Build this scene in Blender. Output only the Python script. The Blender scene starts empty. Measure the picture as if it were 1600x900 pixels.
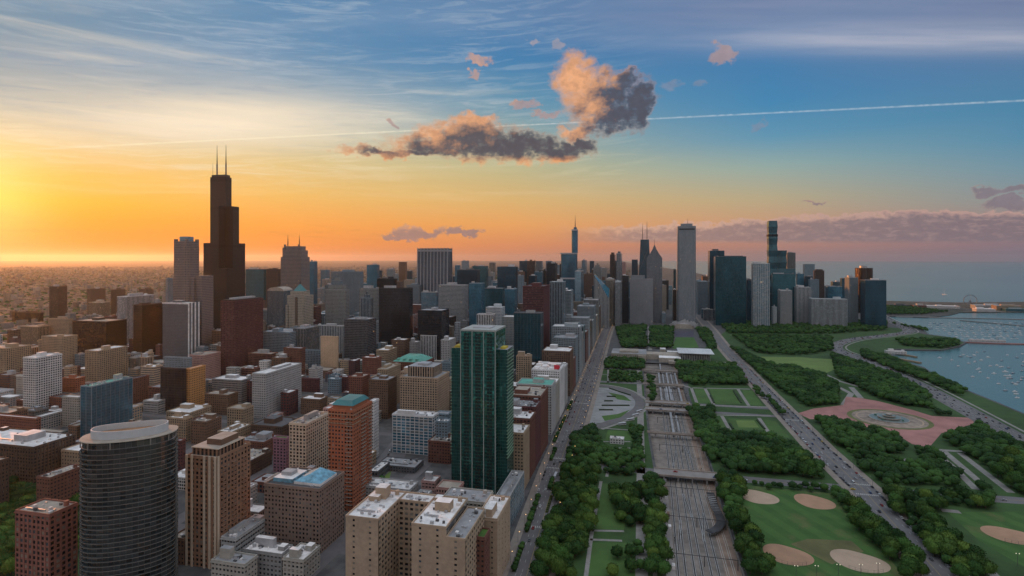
import bpy, math, random
import numpy as np
from mathutils.geometry import tessellate_polygon
from mathutils import Vector
random.seed(7)
rng = np.random.default_rng(7)
S = bpy.context.scene
COL = S.collection
# ------------------------------------------------------------------ camera: 230 m up, looking north (slightly west)
CX, CY, CZ = 124.0, -1591.0, 230.0
F, YAW, HZ = 874.0, 0.23417, 404.0            # focal length and horizon for a 1600x900 frame
c_, s_ = math.cos(YAW), math.sin(YAW)
cd = bpy.data.cameras.new('camera'); cam = bpy.data.objects.new('camera', cd); COL.objects.link(cam)
cam.location = (CX, CY, CZ); cam.rotation_euler = (math.pi/2, 0, YAW)
cd.sensor_width = 36; cd.lens = F/1600*36; cd.shift_y = (HZ-450)/1600
cd.clip_start = 1; cd.clip_end = 200000
S.camera = cam
S.view_settings.view_transform = 'Standard'; S.view_settings.look = 'None'
S.view_settings.exposure = 0.0; S.view_settings.gamma = 1.0
try: S.view_settings.use_curve_mapping = False
except Exception: pass
S.render.engine = 'CYCLES'
S.cycles.use_denoising = True
S.cycles.max_bounces = 4; S.cycles.diffuse_bounces = 2; S.cycles.glossy_bounces = 2
S.cycles.volume_bounces = 0; S.cycles.transparent_max_bounces = 4
S.cycles.sample_clamp_indirect = 4

# ------------------------------------------------------------------ node expressions
class E:
    nt = None
    def __init__(s, x): s.x = x
    @staticmethod
    def m(op, *a, clamp=False):
        n = E.nt.nodes.new('ShaderNodeMath'); n.operation = op; n.use_clamp = clamp
        for i, v in enumerate(a):
            if isinstance(v, E): E.nt.links.new(v.x, n.inputs[i])
            else: n.inputs[i].default_value = float(v)
        return E(n.outputs[0])
    def __add__(s, o): return E.m('ADD', s, o)
    __radd__ = __add__
    def __sub__(s, o): return E.m('SUBTRACT', s, o)
    def __rsub__(s, o): return E.m('SUBTRACT', o, s)
    def __mul__(s, o): return E.m('MULTIPLY', s, o)
    __rmul__ = __mul__
    def __truediv__(s, o): return E.m('DIVIDE', s, o)
    def __rtruediv__(s, o): return E.m('DIVIDE', o, s)
def emax(a, b): return E.m('MAXIMUM', a, b)
def emin(a, b): return E.m('MINIMUM', a, b)
def sm(x, a, b, lo=0.0, hi=1.0, lin=False):
    n = E.nt.nodes.new('ShaderNodeMapRange'); n.interpolation_type = 'LINEAR' if lin else 'SMOOTHSTEP'
    E.nt.links.new(x.x, n.inputs[0])
    for i, v in enumerate((a, b, lo, hi)): n.inputs[1+i].default_value = v
    return E(n.outputs[0])
def setc(inp, v):
    if isinstance(v, E): E.nt.links.new(v.x, inp)
    elif isinstance(v, (tuple, list)): inp.default_value = (*v[:3], 1)
    else: inp.default_value = v
def mix(f, a, b, mode='MIX'):
    n = E.nt.nodes.new('ShaderNodeMix'); n.data_type = 'RGBA'; n.blend_type = mode
    setc(n.inputs[0], f); setc(n.inputs[6], a); setc(n.inputs[7], b)
    return E(n.outputs[2])
def xyz(x, y, z):
    n = E.nt.nodes.new('ShaderNodeCombineXYZ')
    for i, v in enumerate((x, y, z)): setc(n.inputs[i], v)
    return E(n.outputs[0])
def sep(v):
    n = E.nt.nodes.new('ShaderNodeSeparateXYZ'); E.nt.links.new(v.x, n.inputs[0])
    return E(n.outputs[0]), E(n.outputs[1]), E(n.outputs[2])
def noise(v, scale=1, detail=3, rough=.5, col=False, dist=0):
    n = E.nt.nodes.new('ShaderNodeTexNoise')
    if v is not None: E.nt.links.new(v.x, n.inputs['Vector'])
    n.inputs['Scale'].default_value = scale; n.inputs['Detail'].default_value = detail; n.inputs['Roughness'].default_value = rough
    n.inputs['Distortion'].default_value = dist
    return E(n.outputs['Color' if col else 'Fac'])
def wnoise(v):
    n = E.nt.nodes.new('ShaderNodeTexWhiteNoise'); n.noise_dimensions = '3D'
    E.nt.links.new(v.x, n.inputs['Vector']); return E(n.outputs['Value'])
def ramp(f, stops):
    n = E.nt.nodes.new('ShaderNodeValToRGB'); r = n.color_ramp
    E.nt.links.new(f.x, n.inputs[0])
    while len(r.elements) < len(stops): r.elements.new(0.5)
    for e, (p, c) in zip(r.elements, stops): e.position = p; e.color = (*c, 1)
    return E(n.outputs[0])
def lin(r, g, b): return tuple(((v/255)/12.92 if v < 11 else ((v/255+.055)/1.055)**2.4) for v in (r, g, b))

# ------------------------------------------------------------------ sky
SUN_U, SUN_V = -45, 318
sun_a = math.atan((SUN_U-800)/F); sun_e = math.atan((HZ-SUN_V)/math.hypot(F, SUN_U-800))
def wdir(u, v):                                # sky direction seen at a frame position
    lat, fw, z = (u-800), F, HZ-v
    d = Vector((c_*lat - s_*fw, s_*lat + c_*fw, z)); return d.normalized()
SUNDIR = wdir(SUN_U, SUN_V)
W = bpy.data.worlds.new('World'); S.world = W; W.use_nodes = True
nt = W.node_tree; nt.nodes.clear(); E.nt = nt
tc = nt.nodes.new('ShaderNodeTexCoord')
D = E(tc.outputs['Generated']); dx, dy, dz = sep(D)
lat = dx*c_ + dy*s_; fw = dy*c_ - dx*s_
az = E.m('ARCTAN2', lat, fw)*(180/math.pi)
el = E.m('ARCSINE', dz)*(180/math.pi)
fwp = E.m('MAXIMUM', fw, .15); elg = E.m('ARCTANGENT', dz/fwp)*(180/math.pi)     # height over the northern horizon plane
def ael(u, v): return math.degrees(math.atan((u-800)/F)), math.degrees(math.atan((HZ-v)/math.hypot(F, u-800)))
cols = {   # colours of the evening sky by azimuth, from the horizon upwards
 0: [(404,(206,88,24)),(385,(238,104,6)),(350,(253,140,0)),(310,(255,178,10)),(260,(246,190,88)),(215,(230,200,140)),(160,(178,182,172)),(90,(140,160,170)),(0,(104,142,166))],
 400: [(404,(214,118,66)),(385,(238,134,48)),(350,(247,158,62)),(300,(240,186,96)),(250,(228,196,130)),(200,(206,198,172)),(150,(158,172,180)),(80,(112,148,178)),(0,(84,134,174))],
 800: [(404,(196,124,92)),(385,(216,134,88)),(350,(230,160,92)),(310,(216,176,112)),(260,(186,180,138)),(215,(146,166,160)),(160,(98,146,172)),(90,(62,124,172)),(0,(72,120,166))],
 1200:[(404,(150,120,120)),(385,(176,126,114)),(350,(198,150,118)),(310,(182,166,132)),(260,(146,168,162)),(215,(96,148,176)),(160,(66,132,176)),(90,(66,122,170)),(0,(86,114,156))],
 1600:[(404,(112,108,126)),(385,(134,112,124)),(350,(154,128,126)),(310,(136,144,146)),(260,(112,146,162)),(215,(86,138,168)),(160,(74,130,166)),(90,(84,122,162)),(0,(98,116,152))]}
EMX = 90.0
out = []
for u, st in cols.items():
    stops = [(max(0, ael(u, v)[1])/EMX, lin(*c)) for v, c in st]
    stops.append((38/EMX, (0.25, 0.37, 0.48))); stops.append((60/EMX, (.84, .90, 1.00)))
    out.append((ael(u, 0)[0], ramp(el/EMX, stops)))
sky = out[0][1]
for (a0, _), (a1, r1) in zip(out, out[1:]): sky = mix(sm(az, a0, a1, lin=True), sky, r1)
back = ramp(el/EMX, [(0,(.20,.18,.20)),(.06,(.50,.42,.41)),(.22,(.54,.48,.48)),(.45,(.46,.52,.62)),(.65,(.84,.90,1.00))])
sky = mix(sm(az, 44, 100), sky, back); sky = mix(sm(az, -120, -75, 1, 0), sky, back)
# cirrus, streaked, on a high flat layer
pz = emax(dz, 0)+.12
cu, cv = dx/pz, dy/pz
cr = xyz(cu*.50+cv*.20, cv*1.9-cu*.55, 0)
n1 = noise(cr, 1.3, 8, .62, dist=.6); n2 = noise(cr, .45, 3, .5)
cir = sm(n1, .42, .74)*sm(n2, .36, .62)*sm(el, 3, 11)
cirL = cir*sm(az, 10, -25, .0, .85)
ccol = mix(sm(el, 6, 17), (.95,.72,.42), (.50,.55,.62))
sky = mix(cirL*.62, sky, ccol)
cs = xyz(az*.10+el*.22, el*1.15-az*.10, 3.3); c2 = noise(cs, 1.5, 8, .66, dist=.9); c3 = noise(xyz(az*.04, el*.10, 9), 1.6, 2)
fs = sm(c2, .46, .66)*sm(c3, .38, .60)*sm(el, 5, 10)*sm(az, 22, -14)
sky = mix(fs*.42, sky, mix(sm(el, 9, 17), (.86,.74,.52), (.42,.50,.58)))
ds_ = sm(c2, .50, .34)*sm(el, 8, 13)*sm(az, 10, -20)
sky = mix(ds_*.30, sky, (.13,.25,.40))
st = xyz(az*.035, el*.42, 1.7); st1 = noise(st, 1.6, 6, .6, dist=.3)
sky = mix(sm(st1, .5, .78)*sm(el, 4, 8)*sm(el, 24, 14)*sm(az, 20, -20)*.4, sky, (.92,.80,.60))
def gauss(u, v, su, sv):
    a0 = ael(u, v)[0]; e0 = math.degrees(math.atan((HZ-v)/F)); p = (az-a0)/su; q = (elg-e0)/sv
    return E.m('EXPONENT', (p*p+q*q)*-1.0)
# bright veil above the tallest tower, veils on the upper right
sky = mix(emin(gauss(360,190,13,2.6)*(st1*.9+.45), 1)*.95, sky, (.95,.80,.60))
vn = noise(xyz(az*.06, elg*.7, 4.1), 1.2, 6, .6)
sky = mix(emin(gauss(1420,60,17,1.2)*(vn*1.7), 1)*.6, sky, (.62,.60,.66))
sky = mix(emin(gauss(1300,10,30,3.0)*(vn*1.4), 1)*.4, sky, (.36,.38,.50))
# glow round the sun
sd = E.nt.nodes.new('ShaderNodeVectorMath'); sd.operation = 'DOT_PRODUCT'
nt.links.new(D.x, sd.inputs[0]); sd.inputs[1].default_value = SUNDIR
dot = emax(E(sd.outputs['Value']), 0)
g1 = E.m('POWER', dot, 420); g2 = E.m('POWER', dot, 26)
sky = mix(1.0, sky, mix(g1, (0,0,0), (.30,.30,.14)), 'ADD')
sky = mix(1.0, sky, mix(g2, (0,0,0), (.03,.0,.0)), 'ADD')
# contrail along a great circle
nA, nB = wdir(300, 221), wdir(1600, 157); nn = nA.cross(nB).normalized()
vd = nt.nodes.new('ShaderNodeVectorMath'); vd.operation = 'DOT_PRODUCT'; nt.links.new(D.x, vd.inputs[0]); vd.inputs[1].default_value = nn
cn = noise(xyz(az*.9, 0, 0), 1.5, 5, .7)
dist = E.m('ABSOLUTE', E(vd.outputs['Value']) + (cn-.5)*.0018)
trail = sm(dist, .0003, .0020, 1, 0)*sm(az, -43, -33)*sm(cn, .3, .62, .25, 1)
sky = mix(trail*.46, sky, mix(sm(az,-20,20),(1.0,.90,.66),(.62,.70,.76)))
# cumulus: warped ellipses in azimuth / elevation
wv = xyz(az, el*1.25, 0)
w1 = noise(wv, .40, 8, .62, col=True); w1x, w1y, w1z = sep(w1)
aw = az + (w1x-.5)*4.6; ew = el + (w1y-.5)*4.0
fine = noise(wv, 1.1, 8, .58); fine3 = noise(wv, 6.0, 6, .7)
def ell(L):
    r = None
    for (u, v, ru, rv) in L:
        a0, e0 = ael(u, v); ka = 57.3/F*math.cos(math.radians(a0))**2
        p = (aw-a0)/(ru*ka); q = (ew-e0)/(rv*57.3/math.hypot(F, u-800))
        d = 1-(p*p+q*q); r = d if r is None else emax(r, d)
    return r + (fine-.5)*1.7 + (fine3-.5)*.35
def cloud(sky, L, lit, shade, uc, vc, ru, rv, under=None, op=1.0, edge=(-.42,.85), kx=-.55, ky=.35):
    d = ell(L); m = sm(d, *edge)*op
    a0, e0 = ael(uc, vc); ka = 57.3/F*math.cos(math.radians(a0))**2; ke = 57.3/math.hypot(F, uc-800)
    f = (az-a0)/(ru*ka)*kx + (el-e0)/(rv*ke)*ky + (w1z-.5)*2.6 + (fine-.5)*1.7 - (d-.45)*.30 - .05
    col = mix(sm(f, -.25, .75), shade, lit); col = mix(sm(d, .55, .0)*.45, col, lit); col = mix(sm(fine, .35, .65)*.28, col, tuple(x*.55 for x in shade))
    if under: col = mix(sm(el + (fine-.5)*1.2, e0-rv*ke*.42, e0-rv*ke*.78), col, under)
    return mix(m, sky, col)
PE, GR = (.86,.42,.21), (.085,.090,.125)
sky = cloud(sky, [(935,150,62,40),(900,120,36,34),(955,185,62,28),(1000,165,26,38),(972,128,26,16),(905,205,36,12)], PE, GR, 958,158,75,60, kx=-.95, ky=.45)
sky = cloud(sky, [(735,218,95,27),(690,228,85,22),(800,230,95,23),(745,200,48,20),(620,240,95,10),(870,240,55,13),(900,226,32,12)], PE, (.098,.088,.105), 735,224,190,40, under=(.85,.36,.14), kx=-.75, ky=.75)
sky = cloud(sky, [(752,96,20,9),(740,122,12,7),(1132,82,25,15),(822,163,20,10),(850,180,28,5),(616,192,8,5)], PE, (.42,.30,.30), 900,100,300,80, op=.8, edge=(-.05,.7))
sky = cloud(sky, [(1095,130,14,5),(1050,135,16,9),(832,68,10,5),(870,74,12,7),(1184,192,12,4)], (.5,.4,.4), (.22,.27,.38), 1000,100,200,60, op=.6, edge=(-.05,.8))
sky = cloud(sky, [(660,362,50,9),(625,369,42,6),(720,366,34,6),(1262,310,24,3),(1560,300,62,9),(1590,316,60,8)], (.70,.36,.24), (.23,.18,.22), 640,362,60,14, op=.8, edge=(-.05,.6), kx=-.2, ky=.8)
# long bank of cloud low over the lake
hb = noise(xyz(az*.8, el*1.1, 0), 1.1, 9, .68); hb2 = noise(xyz(az*.13, 0, 2), 1.0, 2)
top_e = sm(az, 6, 42, 3.2, 4.9) + (hb-.5)*2.6 + (hb2-.5)*1.6; bot_e = sm(az, 6, 42, 1.75, 1.75)
bank = sm(elg-top_e, .12, -.12)*sm(elg-bot_e, -.35, .25)*sm(az, 3, 14)
bcol = mix(sm(elg-top_e, -.8, -.05), mix(sm(az,8,40),(.34,.215,.20),(.20,.155,.185)), mix(sm(az,8,40),(.66,.40,.29),(.52,.32,.28)))
bcol = mix(sm(noise(xyz(az*1.1, elg*2.2, 5), 1.0, 7, .66), .47, .66)*.5, bcol, mix(sm(az,8,40),(.60,.37,.28),(.44,.29,.28)))
sky = mix(bank*.9, sky, bcol)
bl = noise(xyz(az*.2, el*3.0, 7), 1.0, 4, .6)
sky = mix(sm(bl, .5, .7)*sm(el, 4.5, 2)*sm(el,.2,1)*sm(az,0,-20)*.3, sky, (.55,.20,.05))
nis = nt.nodes.new('ShaderNodeTexSky'); nis.sky_type = 'NISHITA'; nis.sun_disc = False
nis.sun_elevation = sun_e; nis.sun_rotation = sun_a - YAW; nis.altitude = 200
sky = mix(1.0, sky, mix(.005, (0,0,0), E(nis.outputs[0])), 'ADD')
bg = nt.nodes.new('ShaderNodeBackground'); nt.links.new(sky.x, bg.inputs[0]); bg.inputs[1].default_value = 1.0
wo = nt.nodes.new('ShaderNodeOutputWorld'); nt.links.new(bg.outputs[0], wo.inputs[0])
W.cycles.sampling_method = 'MANUAL'; W.cycles.sample_map_resolution = 512
# sun lamp, low in the north-west
sl = bpy.data.lights.new('sun', 'SUN'); sl.energy = 4.6; sl.color = (1.0, .32, .065); sl.angle = math.radians(.6)
so = bpy.data.objects.new('sun', sl); COL.objects.link(so); so.location = (0, 0, 900)
so.rotation_euler = SUNDIR.to_track_quat('Z', 'Y').to_euler()
# ------------------------------------------------------------------ materials
MATS = {}
def newmat(name):
    m = bpy.data.materials.new(name); m.use_nodes = True; E.nt = m.node_tree
    b = m.node_tree.nodes['Principled BSDF']; MATS[name] = m
    return m, b
def objrand():
    n = E.nt.nodes.new('ShaderNodeObjectInfo'); return E(n.outputs['Random'])
def coords(kind='Object'):
    n = E.nt.nodes.new('ShaderNodeTexCoord'); return E(n.outputs[kind])
def geo_pos():
    n = E.nt.nodes.new('ShaderNodeNewGeometry'); return E(n.outputs['Position'])
def vscale(v, sx, sy=None, sz=None):
    n = E.nt.nodes.new('ShaderNodeMapping'); E.nt.links.new(v.x, n.inputs[0])
    n.inputs['Scale'].default_value = (sx, sx if sy is None else sy, sx if sz is None else sz); return E(n.outputs[0])
def plain(name, colr, rough=.8, var=.25, scale=.25, metal=0.0, emis=None, coat=0):
    if name in MATS: return MATS[name]
    m, b = newmat(name)
    n = noise(geo_pos(), scale, 5, .6); n2 = noise(geo_pos(), scale*.13, 2)
    f = n*.6+n2*.4
    k = [c*(1-var) for c in colr]; k2 = [min(1, c*(1+var)) for c in colr]
    setc(b.inputs['Base Color'], mix(sm(f, .3, .7), tuple(k), tuple(k2)))
    b.inputs['Roughness'].default_value = rough; b.inputs['Metallic'].default_value = metal
    if emis: b.inputs['Emission Color'].default_value = (*emis[0], 1); b.inputs['Emission Strength'].default_value = emis[1]
    return m
def facade(name, wall, glass, bw=3.2, fh=3.5, ww=.6, wh=.5, metal=.35, blind=.25, wvar=.12, spandrel=None, big=None, lit=0.002):
    """wall with a grid of windows, in metres, from the face UVs"""
    if name in MATS: return MATS[name]
    m, b = newmat(name)
    u, v, _ = sep(coords('UV')); r = objrand()
    iu, iv = E.m('FLOOR', u/bw), E.m('FLOOR', v/fh)
    fu, fv = E.m('FRACT', u/bw), E.m('FRACT', v/fh)
    a, q = (1-ww)/2, (1-wh)/2
    mu = E.m('LESS_THAN', E.m('ABSOLUTE', fu-.5), ww/2); mv = E.m('LESS_THAN', E.m('ABSOLUTE', fv-.5), wh/2)
    w = wnoise(xyz(iu, iv, r*37))
    pn = noise(geo_pos(), .035, 3)
    gcol = mix(sm(w, 0, 1, .45, 1.0, lin=True), (0,0,0), glass, 'MIX')
    gcol = mix(E.m('LESS_THAN', w, blind)*.55, gcol, tuple(min(1, x*.6+.10) for x in wall))
    gcol = mix(sm(pn, .35, .65)*.45, gcol, tuple(x*.35 for x in glass))
    n = noise(geo_pos(), .5, 4); n2 = noise(vscale(geo_pos(), .12, .12, .02), 1, 3)
    wc = mix(sm(n*.5+n2*.5, .3, .7), tuple(c*(1-wvar) for c in wall), tuple(min(1, c*(1+wvar)) for c in wall))
    wc = mix(sm(r, 0, 1, 0, .25, lin=True), wc, tuple(c*.6 for c in wall))
    if spandrel: wc = mix(mu, wc, spandrel)
    mask = mu*mv
    if big:
        bm = E.m('LESS_THAN', E.m('FRACT', v/big), fh/big*.9); mask = mask*(1-bm*.7)
    setc(b.inputs['Base Color'], mix(mask, wc, gcol))
    setc(b.inputs['Roughness'], mask*-.62+.78)
    setc(b.inputs['Metallic'], mask*metal)
    litm = E.m('GREATER_THAN', w, 1-lit)*mask
    b.inputs['Emission Color'].default_value = (1, .62, .28, 1); setc(b.inputs['Emission Strength'], litm*.45)
    return m
def glassmat(name, colr, rough=.12, metal=.55, bw=1.6, fh=3.6, var=.5, mull=.10):
    """curtain wall glazing: panes vary, thin joints between them"""
    if name in MATS: return MATS[name]
    m, b = newmat(name)
    u, v, _ = sep(coords('UV')); r = objrand()
    iu, iv = E.m('FLOOR', u/bw), E.m('FLOOR', v/fh)
    w = wnoise(xyz(iu, iv, r*11)); w2 = wnoise(xyz(iu*.0, iv, r*5))
    pn = noise(vscale(geo_pos(), .03, .03, .012), 1, 4, .55)
    f = w*.45+w2*.15+sm(pn, .3, .7)*.4
    cc = mix(f, tuple(c*(1-var) for c in colr), tuple(min(1, c*(1+var*.8)) for c in colr))
    j = emax(E.m('LESS_THAN', E.m('FRACT', u/bw), mull), E.m('LESS_THAN', E.m('FRACT', v/fh), mull))
    cc = mix(j*.55, cc, tuple(c*.45+.03 for c in colr))
    if name.startswith('core_'): cc = mix(E.m('GREATER_THAN', w, .84)*(1-j)*.75, cc, (.23,.21,.18))
    setc(b.inputs['Base Color'], cc); setc(b.inputs['Roughness'], j*.4+rough); b.inputs['Metallic'].default_value = metal
    wn = E.nt.nodes.new('ShaderNodeTexWhiteNoise'); E.nt.links.new(xyz(iu, iv, r*11).x, wn.inputs['Vector'])
    g_ = E.nt.nodes.new('ShaderNodeNewGeometry'); va = E.nt.nodes.new('ShaderNodeVectorMath'); va.operation = 'MULTIPLY_ADD'
    E.nt.links.new(wn.outputs['Color'], va.inputs[0]); va.inputs[1].default_value = (.07,.07,.10); E.nt.links.new(g_.outputs['Normal'], va.inputs[2])
    vs_ = E.nt.nodes.new('ShaderNodeVectorMath'); vs_.operation = 'SUBTRACT'; E.nt.links.new(va.outputs[0], vs_.inputs[0]); vs_.inputs[1].default_value = (.035,.035,.05)
    vn_ = E.nt.nodes.new('ShaderNodeVectorMath'); vn_.operation = 'NORMALIZE'; E.nt.links.new(vs_.outputs[0], vn_.inputs[0]); E.nt.links.new(vn_.outputs[0], b.inputs['Normal'])
    return m

# ------------------------------------------------------------------ mesh helpers
class MB:
    def __init__(s): s.v = []; s.f = []; s.m = []; s.uv = []; s.mats = []
    def mi(s, mat):
        if mat not in s.mats: s.mats.append(mat)
        return s.mats.index(mat)
    def face(s, pts, mat, uv=None):
        i = len(s.v); s.v += [tuple(p) for p in pts]; s.f.append(tuple(range(i, i+len(pts)))); s.m.append(s.mi(mat))
        s.uv += uv if uv else [(p[0], p[1]) for p in pts]
    def prism(s, poly, z0, z1, mat, top=None, bottom=False, scale_top=1.0, ctr=None):
        """vertical walls with UVs in metres; poly is counter-clockwise"""
        n = len(poly); acc = 0
        if ctr is None: ctr = (sum(p[0] for p in poly)/n, sum(p[1] for p in poly)/n)
        tp = [(ctr[0]+(p[0]-ctr[0])*scale_top, ctr[1]+(p[1]-ctr[1])*scale_top) for p in poly]
        for i in range(n):
            a, b = poly[i], poly[(i+1) % n]; ta, tb = tp[i], tp[(i+1) % n]
            L = math.hypot(b[0]-a[0], b[1]-a[1])
            s.face([(a[0],a[1],z0),(b[0],b[1],z0),(tb[0],tb[1],z1),(ta[0],ta[1],z1)], mat, [(acc,z0),(acc+L,z0),(acc+L,z1),(acc,z1)])
            acc += L
        s.face([(p[0],p[1],z1) for p in tp], top or mat)
        if bottom: s.face([(p[0],p[1],z0) for p in reversed(poly)], mat)
    def box(s, x0, x1, y0, y1, z0, z1, mat, top=None, bottom=False):
        s.prism([(x0,y0),(x1,y0),(x1,y1),(x0,y1)], z0, z1, mat, top, bottom)
    def tube(s, p, q, r, mat, n=6, r2=None):
        p, q = Vector(p), Vector(q); d = (q-p).normalized(); r2 = r if r2 is None else r2
        a = d.orthogonal().normalized(); b = d.cross(a)
        P0 = [p+(a*math.cos(t)+b*math.sin(t))*r for t in [i*2*math.pi/n for i in range(n)]]
        P1 = [q+(a*math.cos(t)+b*math.sin(t))*r2 for t in [i*2*math.pi/n for i in range(n)]]
        for i in range(n): s.face([P0[i], P0[(i+1)%n], P1[(i+1)%n], P1[i]], mat)
        s.face(list(reversed(P0)), mat); s.face(P1, mat)
    def mesh(s, name):
        me = bpy.data.meshes.new(name); me.from_pydata(s.v, [], s.f)
        for m in s.mats: me.materials.append(m)
        me.polygons.foreach_set('material_index', s.m)
        l = me.uv_layers.new(name='UVMap'); l.data.foreach_set('uv', np.array(s.uv, dtype=np.float32).ravel())
        me.update(); return me
    def build(s, name, parent=None, **kw):
        if not s.f: return None
        o = bpy.data.objects.new(name, s.mesh(name)); COL.objects.link(o)
        if parent:
            o.parent = parent
            pl = parent.location
            g = parent.parent
            off = Vector(pl)
            while g: off = off+Vector(g.location); g = g.parent
            if off.length: o.data.transform(__import__('mathutils').Matrix.Translation(-off))
        for k, v in kw.items(): o[k] = v
        return o
def thing(name, label, cat, loc=(0,0,0), group=None):
    o = bpy.data.objects.new(name, None); COL.objects.link(o); o.location = loc; o.empty_display_size = 1
    o['label'] = label; o['category'] = cat
    if group: o['group'] = group
    return o
def tag(o, label, cat, group=None):
    o['label'] = label; o['category'] = cat
    if group: o['group'] = group
    return o
def copyobj(o, loc=None, parent=None, scale=None, rz=None):
    c = o.copy(); COL.objects.link(c)
    if loc is not None: c.location = loc
    if parent is not None: c.parent = parent
    if scale is not None: c.scale = scale
    if rz is not None: c.rotation_euler = (0, 0, rz)
    return c
def copytree(o, loc, rz=0, scale=None, label=None, cat=None, group=None):
    c = copyobj(o, loc, None, scale, rz)
    for ch in o.children: copyobj(ch).parent = c
    if label: c['label'] = label
    if cat: c['category'] = cat
    if group: c['group'] = group
    return c
# ------------------------------------------------------------------ survey: ground points from bearings and depths
def Wd(u, d):
    la = (u-800)/F*d
    return CX + c_*la - s_*d, CY + s_*la + c_*d
def P(u, v, z=0.0): return Wd(u, F*(CZ-z)/(v-HZ))
def proj(x, y, z):
    ax, ay = x-CX, y-CY; d = -s_*ax + c_*ay; la = c_*ax + s_*ay
    return 800+F*la/d, HZ-F*(z-CZ)/d, d
def xray(u, y):
    k = (u-800)/F; return CX + (y-CY)*(k*c_-s_)/(c_+k*s_)
def yray(u, x):
    k = (u-800)/F; return CY + (x-CX)*(c_+k*s_)/(k*c_-s_)
def sheet(name, pts, z, mat, holes=(), kind='structure', thick=0, label=None):
    loops = [[Vector((p[0], p[1], 0)) for p in L] for L in [pts, *holes]]
    flat = [p for L in loops for p in L]
    tris = tessellate_polygon(loops)
    me = bpy.data.meshes.new(name)
    V = [(p.x, p.y, z) for p in flat]; Fc = []
    for t in tris:
        a, b, c = (flat[i] for i in t)
        Fc.append(t if (b-a).cross(c-a).z > 0 else tuple(reversed(t)))
    if thick:
        n0 = 0
        for L in loops:
            n = len(L); base = len(V); V += [(p.x, p.y, z-thick) for p in L]
            for i in range(n): j = (i+1) % n; Fc.append((n0+i, base+i, base+j, n0+j))
            n0 += n
    me.from_pydata(V, [], Fc); me.materials.append(mat); me.update()
    o = bpy.data.objects.new(name, me); COL.objects.link(o)
    if kind: o['kind'] = kind
    return o
def strip(pts, w, closed=False):
    """outline of a band of width w along world points"""
    L, R = [], []; n = len(pts)
    for i, p in enumerate(pts):
        a = pts[max(0, i-1)]; b = pts[min(n-1, i+1)]
        dx_, dy_ = b[0]-a[0], b[1]-a[1]; l = math.hypot(dx_, dy_) or 1
        ww = w[i] if isinstance(w, (list, tuple)) else w
        nx, ny = -dy_/l*ww/2, dx_/l*ww/2
        L.append((p[0]+nx, p[1]+ny)); R.append((p[0]-nx, p[1]-ny))
    return R + L[::-1]
def shift(pts, off):
    out = []; n = len(pts)
    for i, p in enumerate(pts):
        a = pts[max(0, i-1)]; b = pts[min(n-1, i+1)]
        dx_, dy_ = b[0]-a[0], b[1]-a[1]; l = math.hypot(dx_, dy_) or 1
        out.append((p[0]+dy_/l*off, p[1]-dx_/l*off))
    return out
def smooth(pts, k=6):
    """Catmull-Rom"""
    out = []; n = len(pts)
    for i in range(n-1):
        p0, p1, p2, p3 = (np.array(pts[max(0, min(n-1, j))]) for j in (i-1, i, i+1, i+2))
        for t in np.linspace(0, 1, k, endpoint=False):
            out.append(tuple(.5*((2*p1)+(-p0+p2)*t+(2*p0-5*p1+4*p2-p3)*t*t+(-p0+3*p1-3*p2+p3)*t**3)))
    out.append(tuple(pts[-1])); return out
def inpoly(x, y, poly):
    r = False; n = len(poly); j = n-1
    for i in range(n):
        xi, yi = poly[i]; xj, yj = poly[j]
        if (yi > y) != (yj > y) and x < (xj-xi)*(y-yi)/(yj-yi)+xi: r = not r
        j = i
    return r
def px(L, z=0): return [P(u, v, z) for u, v in L]

# ------------------------------------------------------------------ ground, lake
gm, b = newmat('city_ground')
gp = geo_pos()
n1 = noise(gp, .004, 5, .6); n2 = noise(gp, .03, 4, .6)
vo = E.nt.nodes.new('ShaderNodeTexVoronoi'); vo.inputs['Scale'].default_value = .028; E.nt.links.new(vscale(gp, 1, 1, 0).x, vo.inputs['Vector'])
cell = E(vo.outputs['Color']); cr_, cg_, cb_ = sep(cell)
bc = mix(cr_, (.06,.052,.048), (.105,.088,.075)); bc = mix(E.m('GREATER_THAN', cg_, .94), bc, (.17,.15,.13))
bc = mix(sm(n2, .48, .60), bc, (.030,.042,.020))
bc = mix(sm(n1, .5, .62)*.5, bc, (.028,.045,.022))
gx, gy, _ = sep(gp)
near = emax(sm(E.m('ABSOLUTE', gx+600), 2600, 1900), 0)*sm(gy, 1200, 800)
bc = mix(near, bc, mix(sm(noise(gp, .08, 4), .35, .65), (.065,.065,.068), (.11,.108,.105)))
setc(b.inputs['Base Color'], bc); b.inputs['Roughness'].default_value = .95
wm, b = newmat('lake_water')
gp = geo_pos(); n = noise(gp, .0012, 4); n2 = noise(vscale(gp, .25, .12, 1), 1, 3)
wc = mix(sm(n, .35, .65), (.058,.135,.145), (.080,.170,.180))
wc = mix(sm(noise(vscale(gp, .0003, .006, 1), 1, 4), .5, .7)*.5, wc, (.085,.175,.19))
setc(b.inputs['Base Color'], wc); b.inputs['Roughness'].default_value = .22; b.inputs['IOR'].default_value = 1.33
bp = E.nt.nodes.new('ShaderNodeBump'); bp.inputs['Strength'].default_value = .5; bp.inputs['Distance'].default_value = .6
E.nt.links.new(n2.x, bp.inputs['Height']); E.nt.links.new(bp.outputs[0], b.inputs['Normal'])
TR = [(139,-2600),(139,-1190),(137,-990),(131,-860),(127,-715),(118,-320),(192,-320),(190,-600),(194,-900),(195,-1190),(195,-2600)]
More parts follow.
